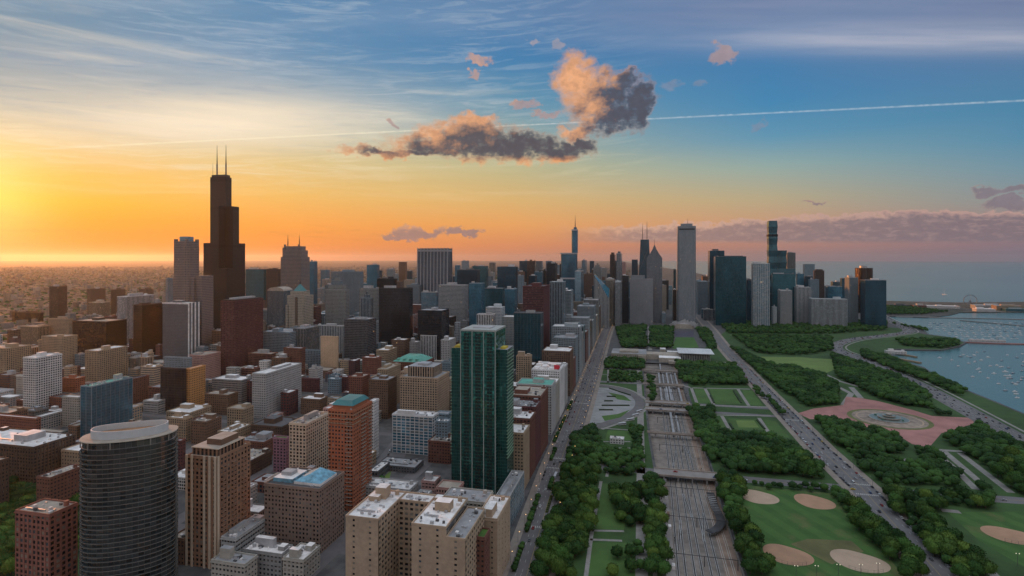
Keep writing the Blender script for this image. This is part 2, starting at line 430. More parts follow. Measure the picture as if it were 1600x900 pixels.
shore = [(690,-2600),(676,-900)] + px([(1598,645),(1560,629),(1520,613),(1470,592),(1445,574),(1400,561),(1388,546),(1402,546),(1470,547),(1500,541),(1510,535),(1480,526),(1450,522),(1440,513),(1405,504),(1386,498),(1388,494),(1450,496),(1484,492),(1500,488),(1600,487.5),(1780,488),(1780,471.5),(1600,471.5),(1500,472.5),(1386,470),(1300,462),(1180,445),(1080,425),(1030,417),(990,411.5),(972,408.6)])
outer = [shore[0]] + shore[1:] + [(shore[-1][0], 54000), (-30000, 54000), (-54000, 40000), (-70000, 8000), (-70000,-2600)]
ground = sheet('ground', outer, 0, gm, [TR], thick=2.6)
trench = sheet('rail_yard_floor', [(130,-2600),(110,-300),(205,-300),(205,-2600)], -6, plain('ballast', (.225,.19,.165), .95, .4, .10))
wl = MB(); rc = plain('old_concrete', (.26,.25,.24), .9, .2, .3)
for a, b_ in zip(TR, TR[1:]+TR[:1]): wl.face([(a[0],a[1],-6),(b_[0],b_[1],-6),(b_[0],b_[1],-.01),(a[0],a[1],-.01)], rc)
o = wl.build('retaining_wall'); tag(o, 'long concrete retaining wall lining both sides of the sunken rail yard', 'wall')
ang = [i*2*math.pi/96 for i in range(96)]
lake = sheet('lake_water', [(CX+56000*math.cos(t), CY+56000*math.sin(t)) for t in ang], -2.5, wm, [[(100,-2700),(100,-250),(240,-250),(240,-2700)]])
# ------------------------------------------------------------------ buildings
C = dict(brown2=(.29,.165,.105), brown3=(.25,.175,.14), brick2=(.25,.10,.075),
 brown=(.165,.10,.068), dkbrown=(.085,.055,.042), redbrown=(.165,.070,.052), brick=(.22,.085,.06), orange=(.40,.135,.07), maroon=(.12,.042,.045),
 tan=(.36,.27,.185), beige=(.42,.31,.22), cream=(.56,.45,.34), peach=(.62,.43,.28), grey=(.26,.255,.25), ltgrey=(.40,.40,.395), white=(.62,.61,.60),
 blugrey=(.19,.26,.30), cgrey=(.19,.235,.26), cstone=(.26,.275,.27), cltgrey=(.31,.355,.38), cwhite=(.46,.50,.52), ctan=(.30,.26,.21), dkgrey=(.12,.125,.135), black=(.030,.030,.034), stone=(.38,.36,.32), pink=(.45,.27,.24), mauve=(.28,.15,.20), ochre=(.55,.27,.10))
G = dict(dark=(.035,.045,.055), blue=(.07,.22,.31), teal=(.04,.155,.19), green=(.03,.17,.14), navy=(.025,.085,.125), brownglass=(.07,.045,.035), sky=(.24,.38,.46), deep=(.020,.095,.125))
STY = {}
def style(n, wall, glass='dark', kind='punch', bw=3.2, fh=3.4, ww=.55, wh=.5, **k):
    STY[n] = dict(n=n, wall=C[wall], gl=G[glass], kind=kind, bw=bw, fh=fh, ww=ww, wh=wh, **k)
for w in ('brown','dkbrown','redbrown','brick','maroon','tan','beige','cream','grey','ltgrey','white','stone','blugrey','pink','orange','ochre','dkgrey','mauve','cgrey','cstone','cltgrey','cwhite','ctan'):
    style(w, w)
    style(w+'_piers', w, kind='piers', bw=3.6, ww=.6, wh=.62)
    style(w+'_bands', w, kind='bands', bw=2.6, ww=.86, wh=.48)
style('black', 'black', 'dark', 'curtain', 2.4, 3.7)
style('blackgrid', 'dkgrey', 'dark', 'grid', 3.0, 3.6, .8, .7)
style('blueglass', 'blugrey', 'blue', 'curtain', 1.8, 3.6); style('tealglass', 'dkgrey', 'teal', 'curtain', 1.8, 3.6)
style('greenglass', 'dkgrey', 'green', 'curtain', 1.7, 3.1); style('navyglass', 'dkgrey', 'navy', 'curtain', 1.8, 3.6)
style('skyglass', 'ltgrey', 'sky', 'curtain', 2.2, 3.6); style('deepglass', 'dkgrey', 'deep', 'curtain', 1.8, 3.6)
style('brownglass', 'dkbrown', 'brownglass', 'curtain', 2.4, 3.6)
style('whitegrid', 'white', 'dark', 'grid', 3.4, 3.3, .72, .6); style('greygrid', 'ltgrey', 'navy', 'grid', 3.2, 3.3, .7, .58)
style('browngrid', 'brown', 'dark', 'grid', 3.4, 3.5, .62, .6); style('checker', 'dkgrey', 'sky', 'grid', 2.8, 3.3, .42, .42)
style('whiteframe', 'white', 'blue', 'grid', 5.5, 3.5, .86, .8)
style('stripes', 'ltgrey', 'navy', 'piers', 4.2, 3.3, .5, .8)
style('ribbrown', 'brown2', kind='piers', bw=3.6, ww=.55, wh=.6); style('hotelbrown', 'brown3', kind='grid', bw=3.0, fh=3.3, ww=.5, wh=.5); style('latticebrick', 'brick2', kind='piers', bw=3.6, ww=.6, wh=.62)
style('blank', 'peach', 'dark', 'punch', 6.5, 3.2, .16, .18)
RS = random.Random(77); VARIANTS = {}
for base in ('brown','redbrown','tan','grey','stone','brick','beige','ltgrey','maroon','pink','blugrey','white','cgrey','cstone','cltgrey','cwhite','ctan','dkbrown'):
    VARIANTS[base] = []
    for k in range(5):
        n = base+'_v%d' % k; kd = RS.choice(['punch','punch','piers','bands','grid']); cc = C[base]; j = RS.uniform(.72, 1.15); wj = RS.uniform(-.04, .05)
        STY[n] = dict(n=n, wall=tuple(min(.8, max(.01, x*j*(1+wj*(1-i)))) for i, x in enumerate(cc)), gl=G[RS.choice(['dark','dark','navy','blue','deep'])], kind=kd, bw=RS.uniform(2.3, 4.6), fh=RS.uniform(3.1, 4.2), ww=RS.uniform(.42,.78), wh=RS.uniform(.4,.66)); VARIANTS[base].append(n)
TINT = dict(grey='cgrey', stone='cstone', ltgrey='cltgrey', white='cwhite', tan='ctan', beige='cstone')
def tint(sty, d):  # far walls swap to cooler colours: distance haze put into the paint
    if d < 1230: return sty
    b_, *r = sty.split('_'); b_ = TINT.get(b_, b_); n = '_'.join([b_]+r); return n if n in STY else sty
def fmat(st):
    if st['kind'] == 'curtain': return glassmat('glass_'+st['n'], st['gl'], bw=st['bw'], fh=st['fh'])
    ww, wh = st['ww'], st['wh']
    if st['kind'] == 'piers': return facade('wall_'+st['n'], st['wall'], st['gl'], st['bw'], st['fh'], ww, .97, spandrel=None)
    return facade('wall_'+st['n'], st['wall'], st['gl'], st['bw'], st['fh'], ww, wh)
def wallmat(st): return plain('masonry_'+st['n'], st['wall'], .85, .16, .35)
RF = dict(white=plain('roof_white', (.74,.71,.69), .75, .30, .16), grey=plain('roof_grey', (.30,.30,.31), .85, .35, .10), tan=plain('roof_gravel', (.36,.31,.26), .9, .3, .12),
          dark=plain('roof_dark', (.09,.09,.095), .9, .35, .12), green=plain('roof_copper', (.12,.38,.30), .6, .3, .08), teal=plain('roof_teal_metal', (.05,.21,.22), .5, .2, .1),
          turf=plain('roof_turf', (.07,.16,.03), .95, .4, .15), blue=plain('roof_blue_glass', (.17,.38,.50), .35, .55, .25, .2), yellow=plain('roof_yellow', (.55,.42,.05), .7, .3, .1))
METAL = plain('duct_metal', (.42,.42,.43), .5, .25, .2, .3)
PANE = [plain('pane_dark', (.012,.016,.020), .12, .3, .05, .2), plain('pane_blind', (.20,.18,.15), .5, .3, .05), plain('pane_sky', (.10,.15,.19), .1, .3, .05, .5), plain('pane_mid', (.05,.058,.065), .15, .4, .05, .3)]
UNIT = []
for p_ in PANE:
    q = MB(); q.prism([(-.5,-.5),(.5,-.5),(.5,.5),(-.5,.5)], 0, 1, p_); UNIT.append(q.mesh('window_pane'))
FOOT = []         # (x0,x1,y0,y1,height, lowest visible v, u0, u1, depth)
def rect(x0, x1, y0, y1): return [(x0,y0),(x1,y0),(x1,y1),(x0,y1)]
def roof_bits(root, x0, x1, y0, y1, z, st, roof, near, rs, pent=True):
    rm = RF[roof]; w, d = x1-x0, y1-y0
    m = MB(); t = .45 if near else .6; ph = 1.1
    m.face([(x0+t,y0+t,z+.06),(x1-t,y0+t,z+.06),(x1-t,y1-t,z+.06),(x0+t,y1-t,z+.06)], rm)
    o = m.build('roof', root)
    m = MB(); wm_ = wallmat(st)
    m.box(x0-.15,x1+.15,y0-.15,y0+t,z-.35,z+ph,wm_); m.box(x0-.15,x1+.15,y1-t,y1+.15,z-.35,z+ph,wm_)
    m.box(x0-.15,x0+t,y0+t,y1-t,z-.35,z+ph-.02,wm_); m.box(x1-t,x1+.15,y0+t,y1-t,z-.35,z+ph-.02,wm_)
    m.build('parapet', root)
    if pent and min(w, d) > 10:
        a, b_ = rs.uniform(.16,.5), rs.uniform(.16,.5); cx, cy = x0+w*rs.uniform(a/2+.06, .94-a/2), y0+d*rs.uniform(b_/2+.06, .94-b_/2)
        h = rs.uniform(3.5, 7.5)
        m = MB(); m.box(cx-w*a/2, cx+w*a/2, cy-d*b_/2, cy+d*b_/2, z+.07, z+h, wm_ if rs.random() < .6 else METAL, rm); m.build('penthouse', root)
        if rs.random() < .5:
            q1, q2 = (x0+1.5, y1-8) if cx > (x0+x1)/2 else (x1-7, y1-8); m = MB(); m.box(q1, q1+5, q2, q2+5.5, z+.07, z+rs.uniform(2,4.4), wm_, rm); m.build('stair_head', root)
    if near and min(w, d) > 8:
        if w > 14 and d > 14:
            m = MB(); yy = y0+d*rs.uniform(.2,.35); m.box(x0+3, x0+w*rs.uniform(.5,.85), yy, yy+.9, z+.5, z+1.3, METAL, bottom=True); m.build('duct', root)
            m = MB(); qx, qy = x1-rs.uniform(4,6), y1-rs.uniform(4,6); m.prism([(qx+1.6*math.cos(k*.785), qy+1.6*math.sin(k*.785)) for k in range(8)], z+.07, z+rs.uniform(2.5,4), wm_); m.build('water_tank', root)
        for i in range(int(min(22, 6+w*d/70))):
            bx, by = rs.uniform(x0+2, x1-4), rs.uniform(y0+2, y1-4); s1, s2, hh = rs.uniform(.7,2.8), rs.uniform(.7,2.8), rs.uniform(.5,2.2)
            m = MB(); m.box(bx, bx+s1, by, by+s2, z+.07, z+hh, (METAL, RF['white'], RF['dark'])[rs.choice((0,0,1,2))]); m.build('roof_unit' if s1 > 1.8 else 'vent', root)
def frame_face(m, gm_, st, ax, a0, a1, c, sgn, z0, z1, matw):
    """piers and spandrels standing proud of the glazing plane; ax 0 = face runs along x at y=c, 1 = runs along y at x=c"""
    L = a1-a0; n = max(1, round(L/st['bw'])); bw = L/n; k = st['kind']
    H_ = z1-z0; nf = max(1, round(H_/st['fh'])); fh = H_/nf
    pw = bw*(1-st['ww']); sh = fh*(1-st['wh'])
    dp, ds = (.55, .35) if k == 'piers' else (.35, .55) if k == 'bands' else (.40, .36)
    def slab(a, b_, lo, hi, d):
        e0, e1 = sorted((c-sgn*.3, c+sgn*d))
        if ax == 0: m.box(a, b_, e0, e1, lo, hi, matw, bottom=True)
        else: m.box(e0, e1, a, b_, lo, hi, matw, bottom=True)
    for i in range(n+1):
        cc = a0+i*bw; lo, hi = max(a0, cc-pw/2), min(a1, cc+pw/2)
        if i in (0, n): hi = min(a1, lo+pw/2) if i == 0 else hi; lo = max(a0, hi-pw/2) if i == n else lo
        slab(lo, hi, z0, z1, dp)
    for j in range(nf+1):
        cc = z0+j*fh; lo, hi = max(z0, cc-sh/2), min(z1-.01, cc+sh/2)
        if hi > lo: slab(a0+.02, a1-.02, lo, hi, ds)
    cells = [(a0+(i+.5)*bw, z0+j*fh+sh/2, bw-pw, fh-sh) for j in range(nf) for i in range(n)]
    return cells
NB = [0]
def building(label, sty, x0, x1, y0, y1, h, roof=None, tiers=(), lod=None, pent=True, name='office_building', cat='building', group=None, z0=0, wins=False, balc=None, face_sty=None):
    st = STY[sty]; NB[0] += 1; rs = random.Random(NB[0]*13+5)
    d = proj((x0+x1)/2, y0, 0)[2]
    if lod is None: lod = 2 if d < 700 else 1 if d < 1150 else 0
    roof = roof or rs.choice(['white','grey','tan','grey','white'])
    root = thing(name, label, cat, ((x0+x1)/2, (y0+y1)/2, z0), group)
    if lod == 0 or st['kind'] == 'curtain':
        m = MB(); m.box(x0,x1,y0,y1,z0,h,fmat(st),wallmat(st)); m.build('glass_facade' if st['kind']=='curtain' else 'wall', root)
        if st['kind'] == 'curtain' and lod:
            m = MB(); mw = wallmat(st); nf = int((h-z0)/(st['fh']*2))
            for fx in (x0, x1):
                for fy in (y0, y1): m.box(fx-.25,fx+.25,fy-.25,fy+.25,z0,h,mw)
            nx = max(2, int((x1-x0)/6)); ny = max(2, int((y1-y0)/6))
            for i in range(1,nx): xx = x0+(x1-x0)*i/nx; m.box(xx-.1,xx+.1,y0-.22,y0+.05,z0,h,mw)
            for i in range(1,ny): yy = y0+(y1-y0)*i/ny; m.box(x1-.05,x1+.22,yy-.1,yy+.1,z0,h,mw); m.box(x0-.22,x0+.05,yy-.1,yy+.1,z0,h,mw)
            m.build('mullions', root)
    else:
        m = MB(); core = glassmat('core_'+sty, st['gl'] if not wins else (.02,.02,.022), .15, .3, st['bw'], st['fh'], .6, .02)
        m.box(x0+.35,x1-.35,y0+.35,y1-.35,z0,h-.02,core,wallmat(st)); m.build('glazing' if not wins else 'inner_wall', root)
        m = MB(); mw = wallmat(st)
        S_ = frame_face(m, None, st, 0, x0, x1, y0+.35, -1, z0, h, mw)
        if not wins or True: frame_face(m, None, st, 0, x0, x1, y1-.35, 1, z0, h, mw)
        E_ = frame_face(m, None, st, 1, y0+.06, y1-.06, x1-.35, 1, z0, h, mw); W_ = frame_face(m, None, st, 1, y0+.06, y1-.06, x0+.35, -1, z0, h, mw)
        m.build('wall', root)
        if wins:
            east = (x0+x1)/2 < CX
            cells = [(0, q) for q in S_] + [(1 if east else 2, q) for q in (E_ if east else W_)]
            def scr(cc):
                f_, (a, z, w, hh) = cc
                X, Y = (a, y0) if f_ == 0 else ((x1 if f_ == 1 else x0), a)
                u, v, dd = proj(X, Y, z); vis = 0 < u < 1600 and v < 900 and z > z0+3
                nx_, ny_ = (0,-1) if f_ == 0 else ((1,0) if f_ == 1 else (-1,0))
                face = (nx_*(CX-X)+ny_*(CY-Y))/math.hypot(CX-X, CY-Y)
                return -(w*hh*face/dd**2)*(1 if vis else 0)
            cells.sort(key=scr)
            rest = [MB() for _ in range(1)]
            for i, (f_, (a, z, w, hh)) in enumerate(cells):
                r = rs.random(); k = 0 if r < .5 else 3 if r < .74 else 1 if r < .90 else 2
                rev = .13
                if f_ == 0: X, Y, sx, sy = a, y0+rev+.05, w, .12
                elif f_ == 1: X, Y, sx, sy = x1-rev-.05, a, .12, w
                else: X, Y, sx, sy = x0+rev+.05, a, .12, w
                if i < 96:
                    o = bpy.data.objects.new('window', UNIT[k]); COL.objects.link(o); o.parent = root
                    o.location = (X-(x0+x1)/2, Y-(y0+y1)/2, z-z0); o.scale = (sx, sy, hh)
                else: rest[0].box(X-sx/2, X+sx/2, Y-sy/2, Y+sy/2, z, z+hh, PANE[k])
            o = rest[0].build('window', root)
            if o: o['kind'] = 'stuff'
    if balc:
        for (f_, p0, p1) in balc:                       # face, span along it in 0..1
            nf = int((h-z0-8)/st['fh']); proto = None
            for j in range(nf):
                zz = z0+6+j*st['fh']
                if proto is None:
                    m = MB(); mw = wallmat(st) if st['n'] != 'orange' else RF['tan']
                    if f_ == 'S': a, b_ = x0+(x1-x0)*p0, x0+(x1-x0)*p1; bb = (a, b_, y0-1.5, y0-.2)
                    else: a, b_ = y0+(y1-y0)*p0, y0+(y1-y0)*p1; bb = (x1+.2, x1+1.5, a, b_)
                    m.box(*bb, zz, zz+.22, mw, bottom=True)
                    rl = RF['dark']
                    if f_ == 'S': m.box(bb[0], bb[1], bb[2]-.04, bb[2]+.04, zz+.9, zz+1.05, rl)
                    else: m.box(bb[1]-.04, bb[1]+.04, bb[2], bb[3], zz+.9, zz+1.05, rl)
                    proto = m.build('balcony', root)
                else:
                    c = copyobj(proto); c.location.z = proto.location.z+j*st['fh']
    if lod and st['kind'] != 'curtain' and h-z0 > 14:
        mw = wallmat(st); kk = rs.random()
        for nm, zz, th, pr in (('cornice', h-1.1, .8, .55), ('belt_course', h-1.1-st['fh']*2, .35, .22), ('belt_course', z0+9, .4, .25)):
            m = MB(); m.box(x0-pr,x1+pr,y0-pr,y0+.2,zz,zz+th,mw,bottom=True); m.box(x0-pr,x1+pr,y1-.2,y1+pr,zz,zz+th,mw,bottom=True)
            m.box(x0-pr,x0+.2,y0+.2,y1-.2,zz,zz+th,mw,bottom=True); m.box(x1-.2,x1+pr,y0+.2,y1-.2,zz,zz+th,mw,bottom=True); m.build(nm, root)
    z = h; bx = (x0, x1, y0, y1)
    if tiers:
        roof_bits(root, *bx, z, st, roof, lod == 2, rs, pent=False)
        for (f, dh, *o_) in tiers:
            w, dd = bx[1]-bx[0], bx[3]-bx[2]; ix, iy = w*(1-f)/2, dd*(1-f)/2
            bx = (bx[0]+ix, bx[1]-ix, bx[2]+iy, bx[3]-iy); s2 = STY[o_[0]] if o_ else st
            m = MB(); m.box(*bx, z+.07, z+dh, fmat(s2), RF[roof]); m.build('setback_storeys', root); z += dh
        if lod: m = MB(); w = (bx[1]-bx[0])*.3; m.box(bx[0]+w, bx[1]-w, bx[2]+w*.8, bx[3]-w*.8, z, z+3, METAL); m.build('penthouse', root)
    else: roof_bits(root, *bx, z, st, roof, lod == 2, rs, pent)
    return root
def spec(label, sty, u0, uc, u1, vt, d, vb=None, dep=None, reg=True, **k):
    """building from bearings: left edge, near corner, right edge, roof height at the corner, depth"""
    X, Y = Wd(uc, d); h = CZ-(vt-HZ)*d/F
    if uc < 1008:
        xa = xray(u0, Y); x0, x1 = xa, X; y0 = Y
        y1 = Y+dep if dep else (yray(u1, X) if u1 > uc+1 else Y+25)
    else:
        xb = xray(u1, Y); x0, x1 = X, xb; y0 = Y
        y1 = Y+dep if dep else (yray(u0, X) if u0 < uc-1 else Y+25)
    if y1-y0 > 140 or y1 <= y0: y1 = y0+60
    FOOT.append((x0, x1, y0, y1, h, vb if vb else 404+F*CZ/d, min(u0,uc), max(u1,uc), d))
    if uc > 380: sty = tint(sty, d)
    return building(label, sty, x0, x1, y0, y1, h, **k) if reg else (x0, x1, y0, y1, h)
# ------------------------------------------------------------------ nearest buildings
AP = dict(name='apartment_building', cat='building')
spec('red brick apartment tower with lattice piers at the bottom left corner', 'latticebrick', 24, 77, 121, 806, 372, roof='tan', wins=True, tiers=(), pent=False, **AP)
x0,x1,y0,y1,h = spec('', 'redbrown', 50, 78, 98, 783, 384, reg=False); FOOT.pop()
# stepped cream and brown tower
t = spec('tall brown tower with cream corner ribs and stepped penthouse in the left foreground', 'ribbrown', 292, 338, 391, 717, 414, roof='tan', wins=True, pent=False,
     balc=[('E',.12,.24),('E',.42,.54),('E',.72,.86)], **AP)
bx = FOOT[-1]
m = MB(); cm = plain('cream_rib', C['cream'], .8, .1)
for f in (.02,.20,.62,.80,.985):
    xx = bx[0]+(bx[1]-bx[0])*f; m.box(xx-.9, xx+.9, bx[2]-1.1, bx[2]-.57, 0, bx[4]+1.5, cm, bottom=True)
m.box(bx[1]+.57, bx[1]+1.1, bx[2]+.2, bx[2]+2.0, 0, bx[4]+1.5, cm); m.build('corner_rib', t)
m = MB(); w_ = bx[1]-bx[0]; e_ = bx[3]-bx[2]
m.box(bx[0]+1.2, bx[1]-2, bx[2]+4, bx[3]-4, bx[4]+.1, bx[4]+6, fmat(STY['ribbrown']), RF['tan'])
m.box(bx[0]+w_*.3, bx[1]-5, bx[2]+e_*.3, bx[3]-e_*.2, bx[4]+6, bx[4]+10.5, wallmat(STY['brown']), RF['tan']); m.build('setback_storeys', t)
m = MB(); m.box(bx[0]+.6, bx[1]-1.4, bx[2]+3.4, bx[3]-3.4, bx[4]+5.4, bx[4]+5.9, cm, bottom=True); m.build('cornice', t)
building('white podium with grey window bands beside the cream ribbed brown tower', 'ltgrey_bands', bx[1]+1.4, bx[1]+14, bx[2]+3, bx[3]+4, 22, roof='grey', name='parking_garage')
building('low brown podium at the foot of the cream ribbed brown tower', 'brown', bx[0]-14, bx[0]-1.5, bx[2]-1, bx[2]+22, 19, roof='tan', name='apartment_building')
# brown hotel with the blue glass roof
t = spec('square brown brick building crowned by a pale blue glass roof', 'hotelbrown', 413, 499, 538, 766, 434, roof='dark', wins=True, pent=False, name='apartment_building')
bx = FOOT[-1]; z = bx[4]; X0,X1,Y0,Y1 = bx[0]+3, bx[1]-3, bx[2]+4, bx[3]-4; ym = (Y0+Y1)/2
m = MB(); bl = RF['blue']; Xm = (X0+X1)/2
m.box(Xm-2, X1, Y0+2, Y1-3, z+.1, z+2.2, RF['white'], bl)
xa, xb, ya, yb = Xm-2, X1, Y0+2, Y1-3; xm_ = (xa+xb)/2; zr = z+7.6
m.face([(xa,ya,z+2.25),(xb,ya,z+2.25),(xm_,ya+5,zr)], bl); m.face([(xb,ya,z+2.25),(xb,yb,z+2.25),(xm_,yb-5,zr),(xm_,ya+5,zr)], bl)
m.face([(xb,yb,z+2.25),(xa,yb,z+2.25),(xm_,yb-5,zr)], bl); m.face([(xa,yb,z+2.25),(xa,ya,z+2.25),(xm_,ya+5,zr),(xm_,yb-5,zr)], bl)
m.build('glass_roof', t)
m = MB(); m.box(X0, Xm-4, Y0+3, Y1-6, z+.1, z+3.2, bl, RF['white']); m.box(X0+3, Xm-9, Y0+9, Y1-12, z+3.2, z+6.0, METAL); m.build('penthouse', t)
# low white roofed buildings
spec('low corner building with white roof and rounded end below the blue roofed block', 'stone', 442, 474, 500, 877, 396, roof='white', name='shop_building')
spec('low building with white roof and long rooftop ducts left of the rounded one', 'grey', 380, 440, 458, 868, 402, roof='white', name='shop_building')
spec('small flat roofed shop building at the bottom edge under the ducted roof', 'stone', 330, 382, 402, 884, 388, roof='grey', name='shop_building')
# red orange tower with teal roof
t = spec('tall orange red brick tower with dark balconies and a teal metal roof', 'orange', 513, 552, 581, 643, 508, 800, roof='tan', wins=True, pent=False, balc=[('S',.72,.95),('S',-.01,.06),('E',.38,.62),('E',.78,.96)], **AP)
bx = FOOT[-1]; z = bx[4]; m = MB()
a0,a1,b0,b1 = bx[0]+3,bx[1]-2.5,bx[2]+3,bx[3]-3
m.box(a0,a1,b0,b1,z+.1,z+4.2,wallmat(STY['orange']),RF['teal']); m.prism(rect(a0-1,a1+1,b0-1,b1+1), z+4.2, z+8.2, RF['teal'], scale_top=.72); m.build('metal_roof', t)
m = MB()
for q in (3.6, 8.0, 12.0): m.box(bx[0]-.5,bx[1]+.5,bx[2]-.5,bx[3]+.5,z-q,z-q+.5,plain('cornice_tan', C['tan']),bottom=True)
m.build('cornice', t)
t = spec('cream tower with vertical ribs on its end wall and dark glass flank', 'cream_piers', 452, 478, 516, 664, 549, 745, roof='tan', wins=True, pent=True, **AP)
spec('mauve building with a dark central recess and a turf roof', 'mauve_piers', 427, 447, 453, 686, 600, 735, roof='turf', name='college_building', pent=False)
spec('long flat white roofed hall left of the square brown building', 'ltgrey', 342, 392, 402, 762, 520, roof='white', name='hall', pent=False)
spec('long dark brick hall with cream cornice behind the white roofed hall', 'dkbrown', 345, 390, 425, 722, 590, roof='tan', name='loft_building')
# U shaped beige building at the bottom centre
yS = -1258.0; X = [xray(540, yS), xray(591, yS), xray(643, yS), xray(697, yS), 14.5]; hU = 60.0
sB = STY['beige']; bw_ = wallmat(sB)
U = thing('apartment_building', 'beige U shaped building with white roofs and deep courtyard at the bottom centre', 'building', (X[2], yS+20, 0))
style('beigeplain', 'beige', bw=9.5, fh=3.6, ww=.14, wh=.40); sp = STY['beigeplain']
style('courtyard', 'beige', bw=4.2, fh=3.6, ww=.60, wh=.52); sc_ = STY['courtyard']
inw = glassmat('core_beige', (.03,.035,.04), .15, .3, 4.2, 3.6, .6, .02)
m = MB(); e = .4; yN = yS+44
for (a, b_, c0, c1, hh) in ((X[0],X[1],yS,yN,hU),(X[1],X[2],yS+31,yN,hU),(X[2],X[3],yS,yN,hU),(X[3],X[4],yS,yN,hU-6)):
    m.box(a+e, b_-e, c0+e, c1-e, 0, hh-.02, inw, bw_)
m.build('inner_wall', U)
m = MB()
cells = []
for ax, a0, a1, c, sg, hh, st in ((0,X[0],X[1],yS+e,-1,hU,sp),(0,X[2],X[3],yS+e,-1,hU,sp),(0,X[3],X[4],yS+e,-1,hU-6,sp),(0,X[1],X[2],yS+31+e,-1,hU,sc_),
        (1,yS,yS+31,X[1]-e,1,hU,sc_),(1,yS,yS+31,X[2]+e,-1,hU,sc_),(1,yS,yN,X[4]-e,1,hU-6,sc_),(1,yS,yN,X[0]+e,-1,hU,sp),(0,X[0],X[4],yN-e,1,hU-6,sc_)):
    for cc in frame_face(m, None, st, ax, a0+.07*ax, a1-.07*ax, c, sg, 0, hh, bw_): cells.append((ax, c, sg, cc))
m.build('wall', U)
random.Random(3).shuffle(cells); vis = []
for q in cells:
    ax, c, sg, (a, z, w, hh) = q; Xw, Yw = (a, c) if ax == 0 else (c, a); u, v, d = proj(Xw, Yw, z)
    n = (0, sg) if ax == 0 else (sg, 0)
    if v < 905 and n[0]*(CX-Xw)+n[1]*(CY-Yw) > 0: vis.append(q)
rest = MB()
for i, q in enumerate(vis):
    ax, c, sg, (a, z, w, hh) = q; k = (0,0,3,3,1,2,0,1)[i % 8]
    X_, Y_, sx, sy = (a, c+sg*.14, w, .12) if ax == 0 else (c+sg*.14, a, .12, w)
    if i < 96:
        o = bpy.data.objects.new('window', UNIT[k]); COL.objects.link(o); o.parent = U; o.location = (X_-U.location.x, Y_-U.location.y, z); o.scale = (sx, sy, hh)
    else: rest.box(X_-sx/2, X_+sx/2, Y_-sy/2, Y_+sy/2, z, z+hh, PANE[k])
o = rest.build('window', U); o['kind'] = 'stuff'
rr = random.Random(9)
for (a, b_, c0, c1, hh, rf) in ((X[0],X[1],yS,yN,hU,'white'),(X[1],X[2],yS+31,yN,hU,'white'),(X[2],X[3],yS,yN,hU,'white'),(X[3],X[4],yS,yN,hU-6,'grey')):
    roof_bits(U, a, b_, c0, c1, hh, sB, rf, True, rr, pent=(b_-a > 16 and c0 == yS))
m = MB(); m.box(X[0]+6, X[0]+14, yS+30, yS+38, hU+.1, hU+8, bw_, RF['white']); m.build('lift_tower', U)
FOOT.append((X[0], X[4], yS, yN, hU, 900, 540, 745, 352))
spec('plain tan building with few windows and white roof right of the beige U shape', 'beigeplain', 744, 777, 786, 813, 392, roof='white', dep=38, name='hotel_building')
spec('small red brick building with a lawn on its roof between two tan walls', 'redbrown', 744, 757, 765, 842, 372, roof='turf', dep=13, name='shop_building', pent=False)
spec('low building with a long pale grey roof right behind the beige U shape', 'stone', 690, 758, 764, 787, 425, roof='grey', dep=22, name='shop_building', pent=False)
# green glass tower
t = thing('glass_tower', 'very tall green glass tower with pale vertical fins and two yellow topped wings', 'skyscraper', (-20, -1080, 0))
Yg = -1091.0; ga, gb, gc, gd = (xray(u, Yg) for u in (702, 720, 774, 790)); gg = glassmat('green_curtain', (.045,.235,.205), .07, .75, 1.7, 3.15, .75, .12)
gd2 = glassmat('green_dark', (.028,.145,.13), .08, .7, 1.7, 3.15, .6, .12)
HT, HW = 162, 145
m = MB(); m.box(ga, gb+.2, Yg+6, Yg+32, 0, HW, gd2, plain('roof_olive', (.22,.20,.07), .9, .4, .2)); m.box(gc-.2, gd, Yg+6, Yg+32, 0, HW, gd2, RF['grey']); m.build('glass_wing', t)
m = MB(); m.box(gb, gc, Yg, Yg+38, 0, HT, gg, RF['grey']); m.build('glass_facade', t)
nb_ = 9
for i in range(4):
    xx = gb+(gc-gb)*i/3; m = MB(); m.box(xx-.32, xx+.32, Yg-.75, Yg-.02, 12, HT+1.5, plain('fin_pale', (.36,.38,.36), .6, .1)); m.build('fin', t)
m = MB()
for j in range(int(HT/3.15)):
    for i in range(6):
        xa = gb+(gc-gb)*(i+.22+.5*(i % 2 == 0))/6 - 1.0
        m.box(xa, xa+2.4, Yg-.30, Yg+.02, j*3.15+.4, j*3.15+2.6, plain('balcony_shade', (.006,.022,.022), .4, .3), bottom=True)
m.build('balcony_recess', t, kind='stuff')  # dark boxes on the front paint the shade inside the balconies
m = MB()
for j in range(14, int(HW/3.15)):
    for (xa, xb) in ((ga-.9, ga+.6), (gd-.6, gd+.9)): m.box(xa, xb, Yg+5.2, Yg+30, j*3.15, j*3.15+.22, plain('slab_edge', (.22,.33,.22), .6), bottom=True)
m.build('balcony_slabs', t)
m = MB(); m.box(gb-.2, gc+.2, Yg-.3, Yg+38.2, HT, HT+1.6, plain('fin_pale', (.36,.38,.36))); m.box(gb+8, gc-8, Yg+12, Yg+28, HT+.6, HT+2.4, METAL); m.build('crown', t)
m = MB()
for (xa, xb) in ((ga, gb), (gc, gd)): m.box(xa+2.5, xb-2.5, Yg+9, Yg+20, HW+.05, HW+1.8, RF['yellow'])
m.build('yellow_roof_deck', t)
FOOT.append((ga, gd, Yg, Yg+38, HT, 795, 702, 800, 515))
building('low blue glass annex on the avenue beside the green glass tower', 'skyglass', gd+1.2, gd+13, Yg-72, Yg+20, 27, roof='grey', name='annex_building')
